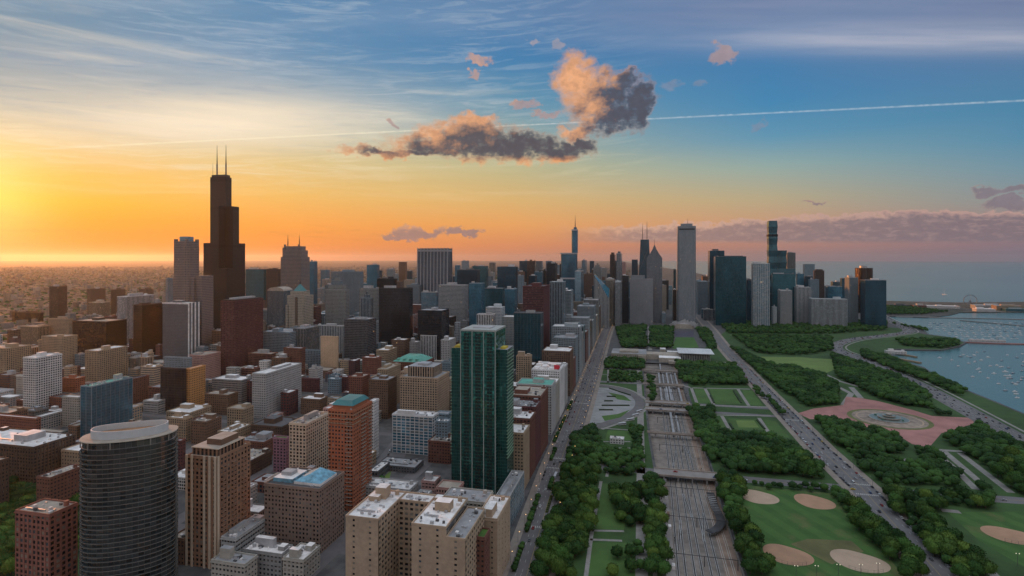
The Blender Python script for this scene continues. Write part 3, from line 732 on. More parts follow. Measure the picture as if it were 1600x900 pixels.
# glass and white office with big frame, neighbours
t = spec('small office block with white frame and blue glass grid under a white roof', 'whiteframe', 613, 676, 685, 652, 652, 712, roof='white', name='college_building')
spec('beige columned block with tall window strips behind the white framed office', 'beige_piers', 625, 683, 702, 592, 760, 652, roof='grey', tiers=((.7,14,'beige_piers'),), name='loft_building')
spec('grey blue windowless box right of the white framed office', 'blugrey', 681, 699, 704, 660, 640, 685, roof='white', pent=False, name='theatre_building')
spec('low red brick loft left of the green glass tower', 'redbrown', 669, 703, 706, 692, 625, 745, roof='tan', name='loft_building', dep=30)
spec('low flat grey roofed hall with dark front beside the garden', 'dkgrey', 588, 648, 662, 732, 598, 745, roof='grey', name='hall', pent=False)
spec('white roofed hall with sloping dark flank right of the orange tower', 'dkgrey', 576, 590, 609, 738, 580, 760, roof='white', name='hall', pent=False)
spec('wide white roofed theatre box with blank grey front behind the beige U shape', 'ltgrey', 566, 640, 652, 767, 520, 800, roof='white', name='theatre_building', dep=20, pent=False)
spec('small white roofed cube at the right end of the grey theatre box', 'ltgrey', 650, 668, 674, 775, 505, roof='white', name='shop_building', dep=10, pent=False)
spec('pale box building with white roof behind the orange red tower', 'white', 577, 584, 592, 628, 640, 660, roof='white', name='shop_building', pent=False)
# ------------------------------------------------------------------ middle distance, left
t = spec('white apartment tower with rows of balconies left of the teal topped block', 'whitegrid', 36, 56, 97, 560, 800, 650, roof='white', lod=1, **AP)
spec('low grey podium with square openings under the white apartment tower', 'greygrid', 55, 64, 106, 652, 745, 672, roof='white', name='parking_garage', pent=False)
spec('tan apartment block with dark bays and stepped white roof far left of centre', 'tan_piers', 133, 153, 199, 549, 1000, 605, roof='white', **AP)
spec('glass and tan block with a pale green curved roof in the left middle', 'blueglass', 126, 143, 207, 605, 690, 697, roof='green', **AP)
spec('brown block with a small blue domed roof right of the pale green roof', 'redbrown_piers', 200, 206, 233, 593, 880, 640, roof='blue', **AP)
spec('dark slab tower with a thin white roof edge', 'black', 251, 289, 291, 577, 835, 648, roof='white', pent=False, **AP)
spec('ochre tower coloured with sunset glow beside the dark slab with the white roof edge', 'ochre', 291, 297, 321, 577, 838, 640, roof='white', **AP)  # sunset light on this face is put into the ochre wall colour
spec('wide grey apartment block with a busy white roof in the left centre', 'grey_bands', 331, 377, 396, 595, 880, 640, roof='white', **AP)
spec('large pale slab covered in small punched windows with a white roof', 'ltgrey', 394, 415, 471, 585, 804, 655, roof='white', lod=1, **AP)
spec('low dark red building behind the pale punched window slab', 'maroon', 471, 497, 500, 593, 960, 622, roof='white')
spec('grey blue building beside a red wall right of the pale slab', 'blugrey', 512, 529, 534, 593, 950, 625, roof='white')
spec('dark red brick warehouse right behind the grey blue building', 'maroon', 530, 541, 547, 590, 960, 615, roof='white')
spec('red brick warehouse with pale roof behind the white roofed halls', 'brick', 566, 590, 596, 560, 1010, 590, roof='white')
spec('orange tan mid rise with cream bands left of the copper roofs', 'tan_bands', 588, 606, 620, 548, 1080, 570, roof='white')
spec('brown brick block behind the orange tan mid rise', 'brown', 612, 632, 640, 532, 1150, 560, roof='white')
spec('grey stone mid rise behind the green copper roofs', 'grey', 640, 652, 657, 535, 1130, 560, roof='white')
spec('white mid rise with ribbed windows above the green copper roofs', 'white_piers', 657, 682, 685, 525, 1180, 560, roof='white')
spec('pale block with regular windows left of the green glass tower top', 'ltgrey', 689, 702, 712, 532, 1080, 570, roof='white')
t = spec('brick building under a broad green copper roof with dormers', 'redbrown', 612, 660, 682, 568, 900, 600, roof='green', dep=50, pent=False, name='copper_roofed_building')
bx = FOOT[-1]; m = MB(); z = bx[4]; m.prism(rect(bx[0]+1,bx[1]-1,bx[2]+1,bx[3]-1), z+1.2, z+9, RF['green'], scale_top=.45)
for i in range(4):
    xx = bx[0]+(bx[1]-bx[0])*(.18+.2*i); m.box(xx-2, xx+2, bx[2]+3, bx[2]+10, z+1.2, z+6, RF['green'])
m.build('copper_roof', t)
spec('brown brick loft with dark front left of the copper roofs', 'brown', 576, 606, 620, 595, 800, 650, roof='grey', name='loft_building')
spec('tan brick loft below the copper roofed building', 'tan', 590, 605, 626, 578, 850, 600, roof='tan', name='loft_building')
spec('wide white edged office with a beige penthouse left of the green glass tower', 'beige', 626, 665, 700, 583, 800, 600, roof='white', dep=26, name='loft_building')
spec('beige apartment block with window columns at the far left edge', 'tan_piers', -30, 10, 49, 545, 1060, 590, roof='tan', **AP)
spec('tan block with bright top edge right of the far left beige block', 'tan', 65, 97, 121, 527, 1130, 580, roof='tan', **AP)
spec('low olive roofed block behind the tan block', 'tan', 60, 82, 98, 532, 1160, 560, roof='tan')
spec('long low tan building with two rows of windows in the sun haze', 'tan_piers', 32, 60, 78, 511, 1480, 545, roof='tan')
spec('green tinted low slab beside the wide brown slab', 'tan', 75, 108, 114, 499, 1500, 530, roof='grey')
spec('wide dark brown office slab in the sun haze', 'brownglass', 113, 166, 198, 503, 1250, 562, roof='tan')
spec('dark brown low office block at the far left in the haze', 'brownglass', 19, 62, 68, 489, 1930, 510, roof='dark')
spec('dark brown residential tower standing alone at the far left', 'dkbrown_piers', 77, 92, 105, 448, 1900, 497, roof='dark', **AP)
spec('brown tower with a pale left edge in the haze', 'brown', 136, 142, 165, 452, 2100, 492, roof='dark', **AP)
spec('brown tower right of the pale edged one in the haze', 'dkbrown', 173, 180, 196, 453, 2150, 492, roof='dark', **AP)
spec('short brown tower behind the white striped tower', 'brown', 217, 228, 240, 452, 2100, 470, roof='dark', **AP)
spec('low bright tan block in front of the brown haze towers', 'tan_piers', 138, 158, 172, 473, 1900, 495, roof='white')
spec('grey tower left of the stepped crown tower', 'blugrey', 259, 262, 272, 435, 1750, 480, roof='grey')
spec('pale tower with vertical white stripes behind the dark brown slab', 'white_piers', 183, 196, 241, 464, 1400, 535, roof='white')
spec('plain dark brown slab tower left of the checkered tower', 'brownglass', 208, 222, 254, 477, 1270, 565, roof='dark')
t = spec('checkered tower with white roof frame and white corner strips', 'checker', 254, 296, 312, 474, 1230, 580, roof='white', lod=1)
bx = FOOT[-1]; m = MB(); ww = RF['white']; z = bx[4]
m.box(bx[0]-.4,bx[1]+.4,bx[2]-.6,bx[2]-.4,z-2.2,z+1.5,ww); m.box(bx[1]-3,bx[1]+.5,bx[2]-.9,bx[2]-.6,0,z+1.5,ww)
for f in (.2,.55,.9): yy = bx[2]+(bx[3]-bx[2])*f; m.box(bx[1]+.3,bx[1]+.7,yy-2,yy+2,0,z+1.5,ww)
m.build('white_frame', t)
spec('dark red brown tower right of the tall black stepped skyscraper', 'maroon_piers', 345, 366, 411, 471, 1090, 580, roof='dark', lod=1, tiers=((.9,3,'dkbrown'),))
spec('grey low hall below the checkered tower', 'blugrey', 256, 296, 300, 560, 1000, 580, roof='grey')
spec('reddish low block below the black stepped skyscraper', 'pink', 296, 318, 345, 556, 1050, 600, roof='tan')
spec('low brick block with bright roof in front of the dark slab tower', 'tan', 260, 296, 330, 646, 760, 680, roof='white', name='loft_building')
spec('tan apartment block with balconies behind the curved glass tower', 'tan_piers', 262, 290, 301, 655, 700, 740, roof='white', **AP)
spec('plain brown block with small windows right of the tan balconied block', 'brown', 299, 322, 346, 660, 690, 720, roof='tan', **AP)
spec('yellow brown loft left of the pale punched slab', 'tan_piers', 355, 380, 396, 640, 760, 680, roof='tan', name='loft_building')
spec('red brick row block with bright roof left of centre', 'brick', -30, 56, 64, 655, 680, 692, roof='white', **AP)
spec('long dark brown block with white roof edge right above the bottom left tower', 'dkbrown_piers', -60, 52, 118, 700, 560, 760, roof='white', **AP)
spec('dark brick block cut by the left edge below the long red brown block', 'dkbrown', -80, -10, 14, 724, 500, 780, roof='tan', **AP)
spec('low terracotta roofed building among the trees at the lower left', 'redbrown', 57, 78, 131, 748, 500, 790, roof='tan', name='school_building', pent=False)
spec('small dark red building right of the curved glass tower', 'maroon', 273, 282, 290, 690, 600, 730, roof='grey', name='loft_building')
spec('grey brown block between the white apartment tower and the pale green roof', 'stone', 97, 122, 133, 622, 760, 665, roof='white')
spec('terraced white garage left of the dark slab with the white roof edge', 'ltgrey_bands', 224, 246, 262, 628, 830, 665, roof='white', name='parking_garage')
spec('long low brown loft row under the pale punched window slab', 'dkbrown', 392, 440, 470, 668, 700, 700, roof='dark', name='loft_building')
spec('low red loft with two roof levels left of the mauve building', 'redbrown', 372, 412, 436, 692, 640, 735, roof='grey', name='loft_building')
spec('tan corner loft with a glass roof strip before the punched window slab', 'tan', 340, 362, 392, 676, 690, 715, roof='white', name='loft_building')
spec('pale brick loft behind the cream ribbed end wall tower', 'pink', 505, 525, 545, 640, 760, 665, roof='white', name='loft_building')
spec('dark brick loft left of the orange tower top', 'brown', 470, 500, 512, 625, 820, 660, roof='white', name='loft_building')
spec('broad brown warehouse in front of the wide grey apartment block', 'brown', 320, 356, 372, 618, 820, 655, roof='tan', name='loft_building')
spec('tall brick loft with water tank near the beige columned block', 'brick', 545, 566, 578, 590, 900, 635, roof='tan', name='loft_building')
spec('brown mid rise between the red tower and the peach tower', 'brown_piers', 425, 446, 458, 560, 1050, 590, roof='white')
spec('tan mid rise at the foot of the deep brown slab in the haze', 'tan_piers', 150, 178, 200, 572, 1080, 600, roof='tan')
spec('orange brown low row left of the tan dark bay block', 'orange', 97, 118, 133, 592, 960, 620, roof='tan')
# ------------------------------------------------------------------ loop towers
spec('teal block left of the twin spired tower', 'tealglass', 384, 412, 416, 421, 1900, 470)
spec('brown block joined to the teal block', 'dkbrown', 416, 434, 440, 421, 1880, 470)
spec('bluish glass tower right behind the twin spired tower', 'blueglass', 483, 490, 496, 409, 1800, 470)
spec('grey low block with hipped roof left of the beige pyramid tower', 'blugrey', 410, 452, 470, 520, 1180, 555, roof='grey', dep=60)
spec('grey block with pale columns below the beige pyramid tower', 'grey_piers', 458, 476, 498, 514, 1200, 560, roof='grey')
spec('low purple brown block with two towers', 'redbrown', 443, 470, 477, 545, 1060, 580, roof='grey')
spec('office slab with white vertical stripes and dark glass', 'stripes', 495, 536, 540, 510, 1290, 560, roof='white')
spec('slender windowless peach tower with a dark slot near its top', 'blank', 501, 526, 529, 527, 1120, 582, roof='tan', pent=True)
spec('black louvered office tower right of the peach windowless tower', 'blackgrid', 538, 573, 588, 500, 1170, 573, roof='grey')
spec('low colonnaded grey building left of the peach tower', 'blugrey_piers', 476, 500, 503, 548, 1140, 573, roof='teal', pent=False)
spec('broad grey green building outlined in black behind the stepped beige tower', 'blugrey', 517, 562, 568, 425, 1700, 500)
spec('stepped beige grey tower with a narrow crown', 'stone', 508, 540, 546, 453, 1400, 510, tiers=((.75,12),(.6,10,'blugrey'),(.5,8)))
spec('beige office block left of the wide black tower', 'stone', 561, 590, 594, 451, 1380, 510)
spec('slim dark building with a pointed top before the beige office block', 'blugrey_piers', 564, 580, 583, 466, 1300, 505, tiers=((.5,8),(.4,7)))
spec('blue glass tower standing alone behind the loop', 'blueglass', 573, 590, 593, 414, 2000, 450)
spec('low wide black building behind the wide black tower', 'black', 589, 616, 620, 436, 1700, 470)
spec('wide black steel office tower', 'black', 592, 640, 645, 451, 1293, 540, roof='dark')
spec('grey infill block right of the wide black tower', 'grey', 635, 655, 659, 446, 1600, 470)
spec('pale blue cube like office block', 'skyglass', 658, 682, 685, 457, 1500, 485)
spec('black court building with grey penthouse', 'black', 653, 690, 702, 486, 1180, 545, roof='grey')
spec('grey lattice office tower right of the pale blue cube', 'greygrid', 685, 726, 732, 446, 1450, 500)
spec('dark wide tower behind the lattice office tower', 'navyglass', 714, 745, 750, 422, 1900, 450)
spec('distant pale tower above the dark wide one', 'ltgrey', 721, 731, 733, 408, 2600, 425)
spec('teal topped tower right of the dark wide one', 'tealglass', 738, 760, 763, 416, 2100, 450)
spec('dark blue slab tower in the loop centre', 'navyglass', 777, 806, 809, 417, 1700, 480)
spec('narrow grey tower right of the dark blue slab', 'blugrey', 809, 816, 819, 431, 1650, 480)
spec('blue glass block left of the teal column block', 'blueglass', 733, 752, 757, 443, 1400, 495)
spec('teal glass block with vertical columns', 'tealglass', 757, 785, 789, 451, 1500, 485)
spec('bright blue glass block right of the teal column block', 'blueglass', 789, 804, 808, 452, 1480, 495)
spec('white terraced low block above the green glass tower', 'white', 759, 784, 789, 481, 1300, 495)
spec('white block with tall windows behind the green glass tower', 'white_piers', 745, 770, 774, 492, 1150, 515)
spec('deep red steel office tower', 'maroon_bands', 817, 849, 859, 448, 1109, 575, roof='dark', lod=1)
spec('dark green black glass tower in front of the red tower', 'deepglass', 803, 845, 849, 490, 1020, 580, roof='dark')
spec('grey slab tower right of the deep red tower', 'blugrey_piers', 859, 880, 884, 441, 1250, 510)
spec('pale narrow block joined to the grey slab tower', 'grey', 875, 892, 896, 455, 1330, 510)
spec('black tower left of the blue spired tower', 'black', 854, 868, 871, 412, 2000, 450)
spec('dark low tower behind the red tower', 'navyglass', 826, 836, 839, 431, 1900, 450)
spec('silver tower right under the blue spired tower', 'skyglass', 898, 908, 912, 424, 1900, 480)
spec('slim grey tower with pointed top behind the silver tower', 'blugrey', 909, 914, 917, 407, 2500, 430)
spec('stepped grey hotel tower behind the diamond topped tower', 'stone', 927, 939, 943, 418, 2700, 430, tiers=((.6,12),(.4,8)))
spec('tan tower right of the diamond topped tower', 'tan_piers', 946, 958, 961, 438, 1900, 480)
spec('slim brown tower left of the white cylinder topped one', 'dkbrown_piers', 953, 960, 962, 398, 2400, 440, tiers=((.6,10),))
spec('slim pale tower with forked top', 'ltgrey_piers', 963, 970, 972, 396, 2350, 440, tiers=((.5,9),))
spec('slim pinkish tower beside the pale forked one', 'pink', 972, 977, 979, 410, 2350, 440)
spec('grey limestone tower row on the avenue', 'stone', 947, 958, 972, 436, 1950, 500)
spec('thin white tower with dark stripe on the avenue', 'white_piers', 961, 969, 971, 441, 1900, 506)
spec('black tower left of the plain grey slab', 'black', 972, 982, 985, 431, 1990, 500)
spec('dark green tower left of the tall white skyscraper', 'deepglass', 1042, 1053, 1056, 421, 2150, 470)
spec('dark brown block left of the tall white skyscraper foot', 'dkbrown', 1039, 1052, 1057, 453, 2080, 500)
spec('low grey hall below the plain grey slab', 'blugrey', 1012, 1034, 1040, 490, 2000, 506)
# right of the main avenue: towers by the lake
spec('dark blue tower behind the broad blue glass slab', 'navyglass', 1106, 1109, 1132, 392, 2150, 500)
spec('broad blue glass slab with louvered bands', 'deepglass', 1115, 1118, 1166, 401, 1930, 508, roof='dark', tiers=((.8,3),))
spec('narrow grey tower right of the broad blue glass slab', 'blugrey', 1087, 1090, 1106, 440, 2300, 490)
spec('grey brown tower peeping between the white and blue towers', 'brown', 1096, 1098, 1108, 432, 2500, 480)
spec('glass tower in a white lattice frame', 'whiteframe', 1174, 1177, 1203, 412, 1860, 512)
spec('dark blue infill tower behind the white lattice frame', 'navyglass', 1165, 1167, 1176, 438, 2050, 500)
spec('beige tower with dark crown right of the curved super tall tower', 'beige_piers', 1227, 1230, 1243, 395, 2300, 450)
spec('dark teal low tower in front of the curved super tall tower', 'tealglass', 1205, 1207, 1243, 428, 2000, 500)
spec('grey tower with a regular window grid below the super tall tower', 'greygrid', 1215, 1219, 1238, 454, 1900, 510)
spec('blue grey tower with pale edges', 'stripes', 1241, 1244, 1267, 449, 1950, 505)
spec('small dark tower left of the rounded dark tower', 'navyglass', 1256, 1258, 1270, 432, 2250, 450)
spec('tall dark tower with rounded crown among the lake towers', 'dkbrown', 1271, 1274, 1288, 423, 2250, 460, tiers=((.7,6),))
spec('grey tower with small crown in front of the rounded dark tower', 'blugrey', 1263, 1266, 1280, 437, 2120, 465)
spec('wide white striped apartment slab facing the park', 'white_piers', 1264, 1268, 1324, 467, 1880, 511, dep=30)
spec('blue glass block above the wide striped slab', 'blueglass', 1290, 1293, 1316, 448, 2150, 466)
spec('grey tower whose west wall glows orange', 'grey', 1317, 1327, 1341, 434, 1930, 508, dep=46)
spec('dark tower whose pale west wall glows orange at the end of the row', 'navyglass', 1343, 1352, 1385, 438, 1860, 512, dep=44, roof='white')
spec('tiny white block at the foot of the glass lattice tower', 'white', 1207, 1208, 1214, 480, 1900, 508)
spec('bluish tower squeezed between the lake towers', 'blueglass', 1244, 1246, 1256, 428, 2200, 450)
# ------------------------------------------------------------------ street wall on the main avenue
hash_ = lambda q: sum(ord(x)*(i+3) for i, x in enumerate(q))
MIX = [  # y0, y1, height, style, roof, label, west x
 (-1052,-1022,57,'tan','white','tan brick hotel with white roof right behind the green glass tower'),
 (-1019,-990,62,'redbrown_piers','white','maroon hotel wing with white roof, second from the green glass tower on the avenue'),
 (-987,-958,66,'maroon','grey','dark maroon hotel wing with stepped grey roof on the avenue'),
 (-955,-905,70,'redbrown_piers','tan','red hotel wing with a tall arched centre bay on the avenue'),
 (-870,-835,64,'ltgrey','green','pale building with green copper cornice on the avenue'),
 (-832,-795,58,'stone','white','stone front with white plant on its roof after the copper cornice'),
 (-792,-740,68,'white','white','long white fronted building with a busy white roof on the avenue'),
 (-737,-700,62,'ltgrey_piers','white','light grey piered building after the long white front'),
 (-660,-615,74,'brown_piers','white','brown college building north of the long white front'),
 (-612,-575,52,'redbrown','grey','low reddish front on the avenue'),
 (-572,-530,84,'grey','grey','grey stone office with rows of windows across from the museum'),
 (-500,-462,96,'ltgrey_piers','white','pale pilastered tower across from the museum'),
 (-459,-425,78,'stone','grey','stone club building on the avenue'),
 (-422,-385,88,'blugrey_piers','grey','blue grey ribbed tower on the avenue north of the club'),
 (-350,-300,66,'redbrown','grey','red brown orchestra building on the avenue'),
 (-297,-255,92,'ltgrey','grey','light grey tower on the avenue north of the orchestra building'),
 (-252,-205,80,'brown_piers','white','brown piered office further up the avenue'),
 (-170,-120,72,'beige','grey','beige office far up the avenue'),
 (-117,-60,104,'grey','grey','tall grey office far up the avenue'),
 (-20,30,70,'tan','white','tan office block on the distant avenue'),
 (33,80,110,'stone_piers','grey','tall stone tower on the distant avenue'),
 (110,170,84,'brown','grey','brown office block on the distant avenue'),
]
xE = lambda y: 7-(max(0, y+1000))*.016
for (a, b_, h, st, rf, lb) in MIX:
    xe = xE(a); w = 34+(hash_(lb) % 24)
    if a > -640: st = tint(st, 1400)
    bl_ = building(lb, st, xe-w, xe, a, b_, h, roof=rf)
    if 'long white fronted' in lb:
        for nm, p_, q_ in (('roof_sign', [(xe-9,a+6),(xe-2,a+6),(xe-2,a+9),(xe-9,a+9)], 7), ('roof_sign', [(xe-5,a+9.2),(xe-2,a+9.2),(xe-2,a+20),(xe-5,a+20)], 4)):
            m = MB(); m.prism(p_, h+1.3, h+q_, plain('sign_red', (.60,.03,.05), .6, .05)); m.build(nm, bl_)
        for i in range(7):
            m = MB(); bx_0 = xe-w+3+(i%3)*11; by_0 = a+6+(i//3)*14; m.box(bx_0, bx_0+7, by_0, by_0+8, h+.1, h+3+(i%2)*2, RF['white']); m.build('plant_room', bl_)
    u0, _, d = proj(xe-w, a, h); u1, _, _ = proj(xe, b_, h); FOOT.append((xe-w, xe, a, b_, h, 404+F*CZ/d-4, min(u0,u1), max(u0,u1), d))
spec('slim tan tower with arcaded top on the street behind the avenue', 'tan_piers', 807, 828, 831, 557, 905, 603, roof='tan', dep=16)
FOOT.append((-232,-178,-1000,-720,0,740,575,660,600)); FOOT.append((-560,-300,-1330,-1150,0,900,0,135,420))
# ------------------------------------------------------------------ landmark towers
def foot(x0, x1, y0, y1, h, vb=480):
    us = [proj(x, y, 0)[0] for x in (x0, x1) for y in (y0, y1)]; FOOT.append((x0, x1, y0, y1, h, vb, min(us), max(us), proj(x0, y0, 0)[2]))
blk = glassmat('black_louvre', (.010,.011,.014), .45, .1, 4.6, 3.9, .45, .12)
blk2 = glassmat('black_band', (.008,.008,.009), .5, .1, 2.3, 2.0, .4, .3)
mast = plain('mast_dark', (.05,.045,.045), .6)
t = thing('skyscraper', 'tallest black skyscraper of stepped square tubes with twin antennas', 'skyscraper', (-945, -344, 0)); w = 22.9
HH = {(0,0):270,(1,0):365,(2,0):205,(0,1):442,(1,1):442,(2,1):365,(0,2):205,(1,2):365,(2,2):270}
bx0, by0 = -945-w*1.5, -344-w*1.5
m = MB()
for (i, j), h in HH.items(): m.box(bx0+i*w, bx0+(i+1)*w, by0+j*w, by0+(j+1)*w, 0, h, blk, mast)
m.build('black_facade', t)
m = MB()
for (i, j), h in HH.items():
    for zz in (120, 260, 356, 430):
        if zz+5 < h: m.box(bx0+i*w-.15, bx0+(i+1)*w+.15, by0+j*w-.15, by0+(j+1)*w+.15, zz, zz+5, blk2, bottom=True)
m.build('louvre_band', t)
m = MB(); m.box(bx0+2, bx0+w*2-2, by0+w+3, by0+2*w-3, 442, 448, mast); m.build('penthouse', t)
for (xx, yy) in ((bx0+11, by0+w*1.5), (bx0+w*1.5+4, by0+w*1.5)):
    m = MB(); m.tube((xx,yy,448),(xx,yy,478),1.9,plain('mast_pale',(.25,.22,.2)),8); m.tube((xx,yy,478),(xx,yy,527),1.3,mast,6,.35); m.build('antenna', t)
for (xx, yy) in ((bx0+4, by0+w*1.2), (bx0+w*1.9, by0+w*1.3)):
    m = MB(); m.tube((xx,yy,445),(xx,yy,480),.5,mast,5,.2); m.build('small_mast', t)
foot(bx0, bx0+3*w, by0, by0+3*w, 442, 530)
# stepped crown tower
f = fmat(STY['tan_piers']); stn = facade('pinkstone', (.25,.19,.17), G['navy'], 3, 3.9, .5, .55)
t = thing('skyscraper', 'tall grey pink tower with octagonal stepped crown left of the black skyscraper', 'skyscraper', (-920, -500, 0))
def oct_(cx, cy, r, k=.32):
    a = r*(1-k*1); return [(cx-r+r*k*2*.5,cy-r),(cx+r-r*k,cy-r),(cx+r,cy-r+r*k),(cx+r,cy+r-r*k),(cx+r-r*k,cy+r),(cx-r+r*k,cy+r),(cx-r,cy+r-r*k),(cx-r,cy-r+r*k)]
m = MB(); cx, cy = -918, -497; m.prism(oct_(cx, cy, 21.5), 0, 258, stn); m.prism(oct_(cx, cy, 18), 258, 270, stn); m.build('shaft', t)
m = MB(); m.prism(oct_(cx, cy, 12), 270, 281, fmat(STY['skyglass'])); m.build('crown', t)
m = MB()
for sx in (-1, 1):
    for sy in (-1, 1): m.box(cx+sx*15-3, cx+sx*15+3, cy+sy*15-3, cy+sy*15+3, 258.1, 275, stn)
m.build('corner_turret', t)
m = MB(); m.box(cx-26, cx+31, cy-12, cy+34, 0, 186, stn, RF['grey']); m.box(cx+31, cx+47, cy-6, cy+30, 0, 190, stn, RF['grey']); m.build('shoulder', t); foot(cx-26, cx+47, cy-12, cy+34, 280, 500)
# twin spired art deco tower
stn2 = facade('rosestone', (.27,.22,.20), G['navy'], 3.2, 3.9, .5, .6)
t = thing('skyscraper', 'broad grey pink tower with twin golden spires behind the loop', 'skyscraper', (-870, -144, 0)); cx, cy = -874, -144
m = MB(); m.box(cx-33, cx+33, cy-22, cy+22, 0, 235, stn2, RF['grey']); m.box(cx-29, cx+29, cy-19, cy+19, 235, 254, stn2, RF['grey']); m.box(cx-24, cx+24, cy-16, cy+16, 254, 266, stn2, RF['dark']); m.build('shaft', t)
m = MB()
for sx in (-1, 1):
    for q, hh in ((28, 262), (23, 271)): m.box(cx+sx*q-2, cx+sx*q+2, cy-18, cy-14, 230, hh, stn2)
m.build('pinnacle', t)
for sx in (-1, 1): m = MB(); m.tube((cx+sx*19,cy-8,266),(cx+sx*19,cy-8,282),1.6,plain('spire_gold',(.42,.22,.10)),6); m.tube((cx+sx*19,cy-8,282),(cx+sx*19,cy-8,300),1.0,mast,6,.2); m.build('spire', t)
foot(cx-33, cx+33, cy-22, cy+22, 266, 480)
# flared ribbed bank tower
t = thing('skyscraper', 'grey tower with tall vertical ribs that curve outward to the ground', 'skyscraper', (-472, -55, 0))
gl_ = glassmat('rib_glass', (.10,.13,.16), .25, .3, 5, 4, .4, .3); rb = plain('granite', (.30,.30,.31), .7, .1)
prof = [(0, 34), (50, 27), (110, 21.5), (259, 17.5)]; xL, xR = -520, -428
m = MB()
for (z0, d0), (z1, d1) in zip(prof, prof[1:]):
    m.face([(xL,-55-d0,z0),(xR,-55-d0,z0),(xR,-55-d1,z1),(xL,-55-d1,z1)], gl_, [(0,z0),(92,z0),(92,z1),(0,z1)]); m.face([(xR,-55+d0,z0),(xL,-55+d0,z0),(xL,-55+d1,z1),(xR,-55+d1,z1)], gl_, [(0,z0),(92,z0),(92,z1),(0,z1)])
    for xx, sg in ((xL, 0), (xR, 1)):
        q = [(xx,-55-d0,z0),(xx,-55+d0,z0),(xx,-55+d1,z1),(xx,-55-d1,z1)]; m.face(q if sg else q[::-1], gl_, [(0,z0),(60,z0),(60,z1),(0,z1)])
m.face([(xL,-72.5,259),(xR,-72.5,259),(xR,-37.5,259),(xL,-37.5,259)], RF['dark']); m.build('glass_facade', t)
m = MB()
for i in range(10):
    xx = xL+(xR-xL)*i/9
    for (z0, d0), (z1, d1) in zip(prof, prof[1:]):
        for sg in (-1, 1):
            a = [(xx-1.3,-55+sg*(d0+1.6),z0),(xx+1.3,-55+sg*(d0+1.6),z0),(xx+1.3,-55+sg*(d1+1.6),z1+(2 if z1==259 else 0)),(xx-1.3,-55+sg*(d1+1.6),z1+(2 if z1==259 else 0))]
            b_ = [(p[0],p[1]-sg*1.8,p[2]) for p in a]
            m.face(a, rb); m.face([a[1],b_[1],b_[2],a[2]], rb); m.face([b_[0],a[0],a[3],b_[3]], rb)
m.build('rib', t, kind='stuff')
m = MB(); m.box(xL-.5, xR+.5, -74.8, -35.2, 250, 256, rb, bottom=True); m.build('cornice', t); foot(xL, xR, -90, -30, 259, 455)
# beige tower with pyramid
t = thing('skyscraper', 'beige limestone tower with setbacks and a small green pyramid roof', 'skyscraper', (0, 0, 0)); cX, cY = Wd(463, 1330)
stb = facade('limestone', (.42,.37,.30), G['dark'], 3.4, 3.8, .42, .6); t.location = (cX, cY, 0)
m = MB(); m.box(cX-25, cX+20, cY, cY+40, 0, 142, stb, RF['tan']); m.box(cX-19, cX+14, cY+4, cY+34, 142, 152, stb, RF['tan']); m.build('shaft', t)
m = MB(); m.box(cX-27, cX-21, cY-3, cY, 0, 120, stb); m.box(cX-3, cX+3, cY-1.5, cY, 0, 138, plain('shadow_bay', (.12,.09,.07))); m.box(cX+16, cX+22, cY-3, cY, 0, 120, stb); m.build('buttress', t)  # dark centre strip is painted shade between the buttresses
m = MB(); m.prism(rect(cX-14, cX+9, cY+8, cY+30), 152, 168, RF['teal'], scale_top=.12); m.tube((cX-2.5,cY+19,167),(cX-2.5,cY+19,178),.9,mast,6,.2); m.build('pyramid_roof', t); foot(cX-25, cX+20, cY, cY+40, 168, 520)
# arched roof tower
cX, cY = Wd(430, 1450); t = thing('office_building', 'grey tower with a rounded barrel roof left of the beige pyramid tower', 'building', (cX, cY, 0))
m = MB(); m.box(cX-24, cX+24, cY, cY+40, 0, 146, fmat(STY['blugrey_piers']), RF['grey']); m.build('wall', t)
m = MB(); pr = [(cX+24*math.cos(a), 146+10*math.sin(a)) for a in np.linspace(0, math.pi, 9)]
for (xa, za), (xb, zb) in zip(pr, pr[1:]): m.face([(xa,cY,za),(xa,cY+40,za),(xb,cY+40,zb),(xb,cY,zb)], RF['tan'])
m.face([(x, cY, z) for x, z in pr], RF['tan']); m.build('barrel_roof', t); foot(cX-24, cX+24, cY, cY+40, 156, 520)
# blue setback tower with spire
cx, cy = -174, 755; bg_ = fmat(STY['blueglass']); tg = glassmat('steelblue', (.07,.20,.29), .12, .55, 2, 4, .5)
t = thing('skyscraper', 'slender blue glass tower with rounded setbacks and one tall spire', 'skyscraper', (cx, cy, 0))
def rrect(x0,x1,y0,y1,r):
    out = []
    for (ax, ay, a0) in ((x1-r,y0+r,-90),(x1-r,y1-r,0),(x0+r,y1-r,90),(x0+r,y0+r,180)):
        for k in range(4): a = math.radians(a0+k*30); out.append((ax+r*math.cos(a), ay+r*math.sin(a)))
    return out
m = MB(); m.prism(rrect(cx-50,cx+22,cy-20,cy+20,8),0,150,tg,RF['grey']); m.prism(rrect(cx-48,cx+20,cy-18,cy+18,8),150,254,tg,RF['dark']); m.build('lower_shaft', t)
m = MB(); m.prism(rrect(cx-3,cx+22,cy-16,cy+16,8),254,352,tg,RF['dark']); m.build('upper_shaft', t)
m = MB(); m.prism(rrect(cx+5,cx+18,cy-9,cy+9,4),352,361,tg,RF['dark']); m.build('crown', t)
m = MB(); m.tube((cx+11,cy,361),(cx+11,cy,385),2.2,mast,8,1.2); m.tube((cx+11,cy,385),(cx+11,cy,414),1.2,mast,6,.3); m.build('spire', t)
m = MB()
for zz in (150, 254, 352): m.box(cx-49 if zz < 300 else cx-2, cx+21.5, cy-20.8, cy-20.1, zz-6, zz, METAL)
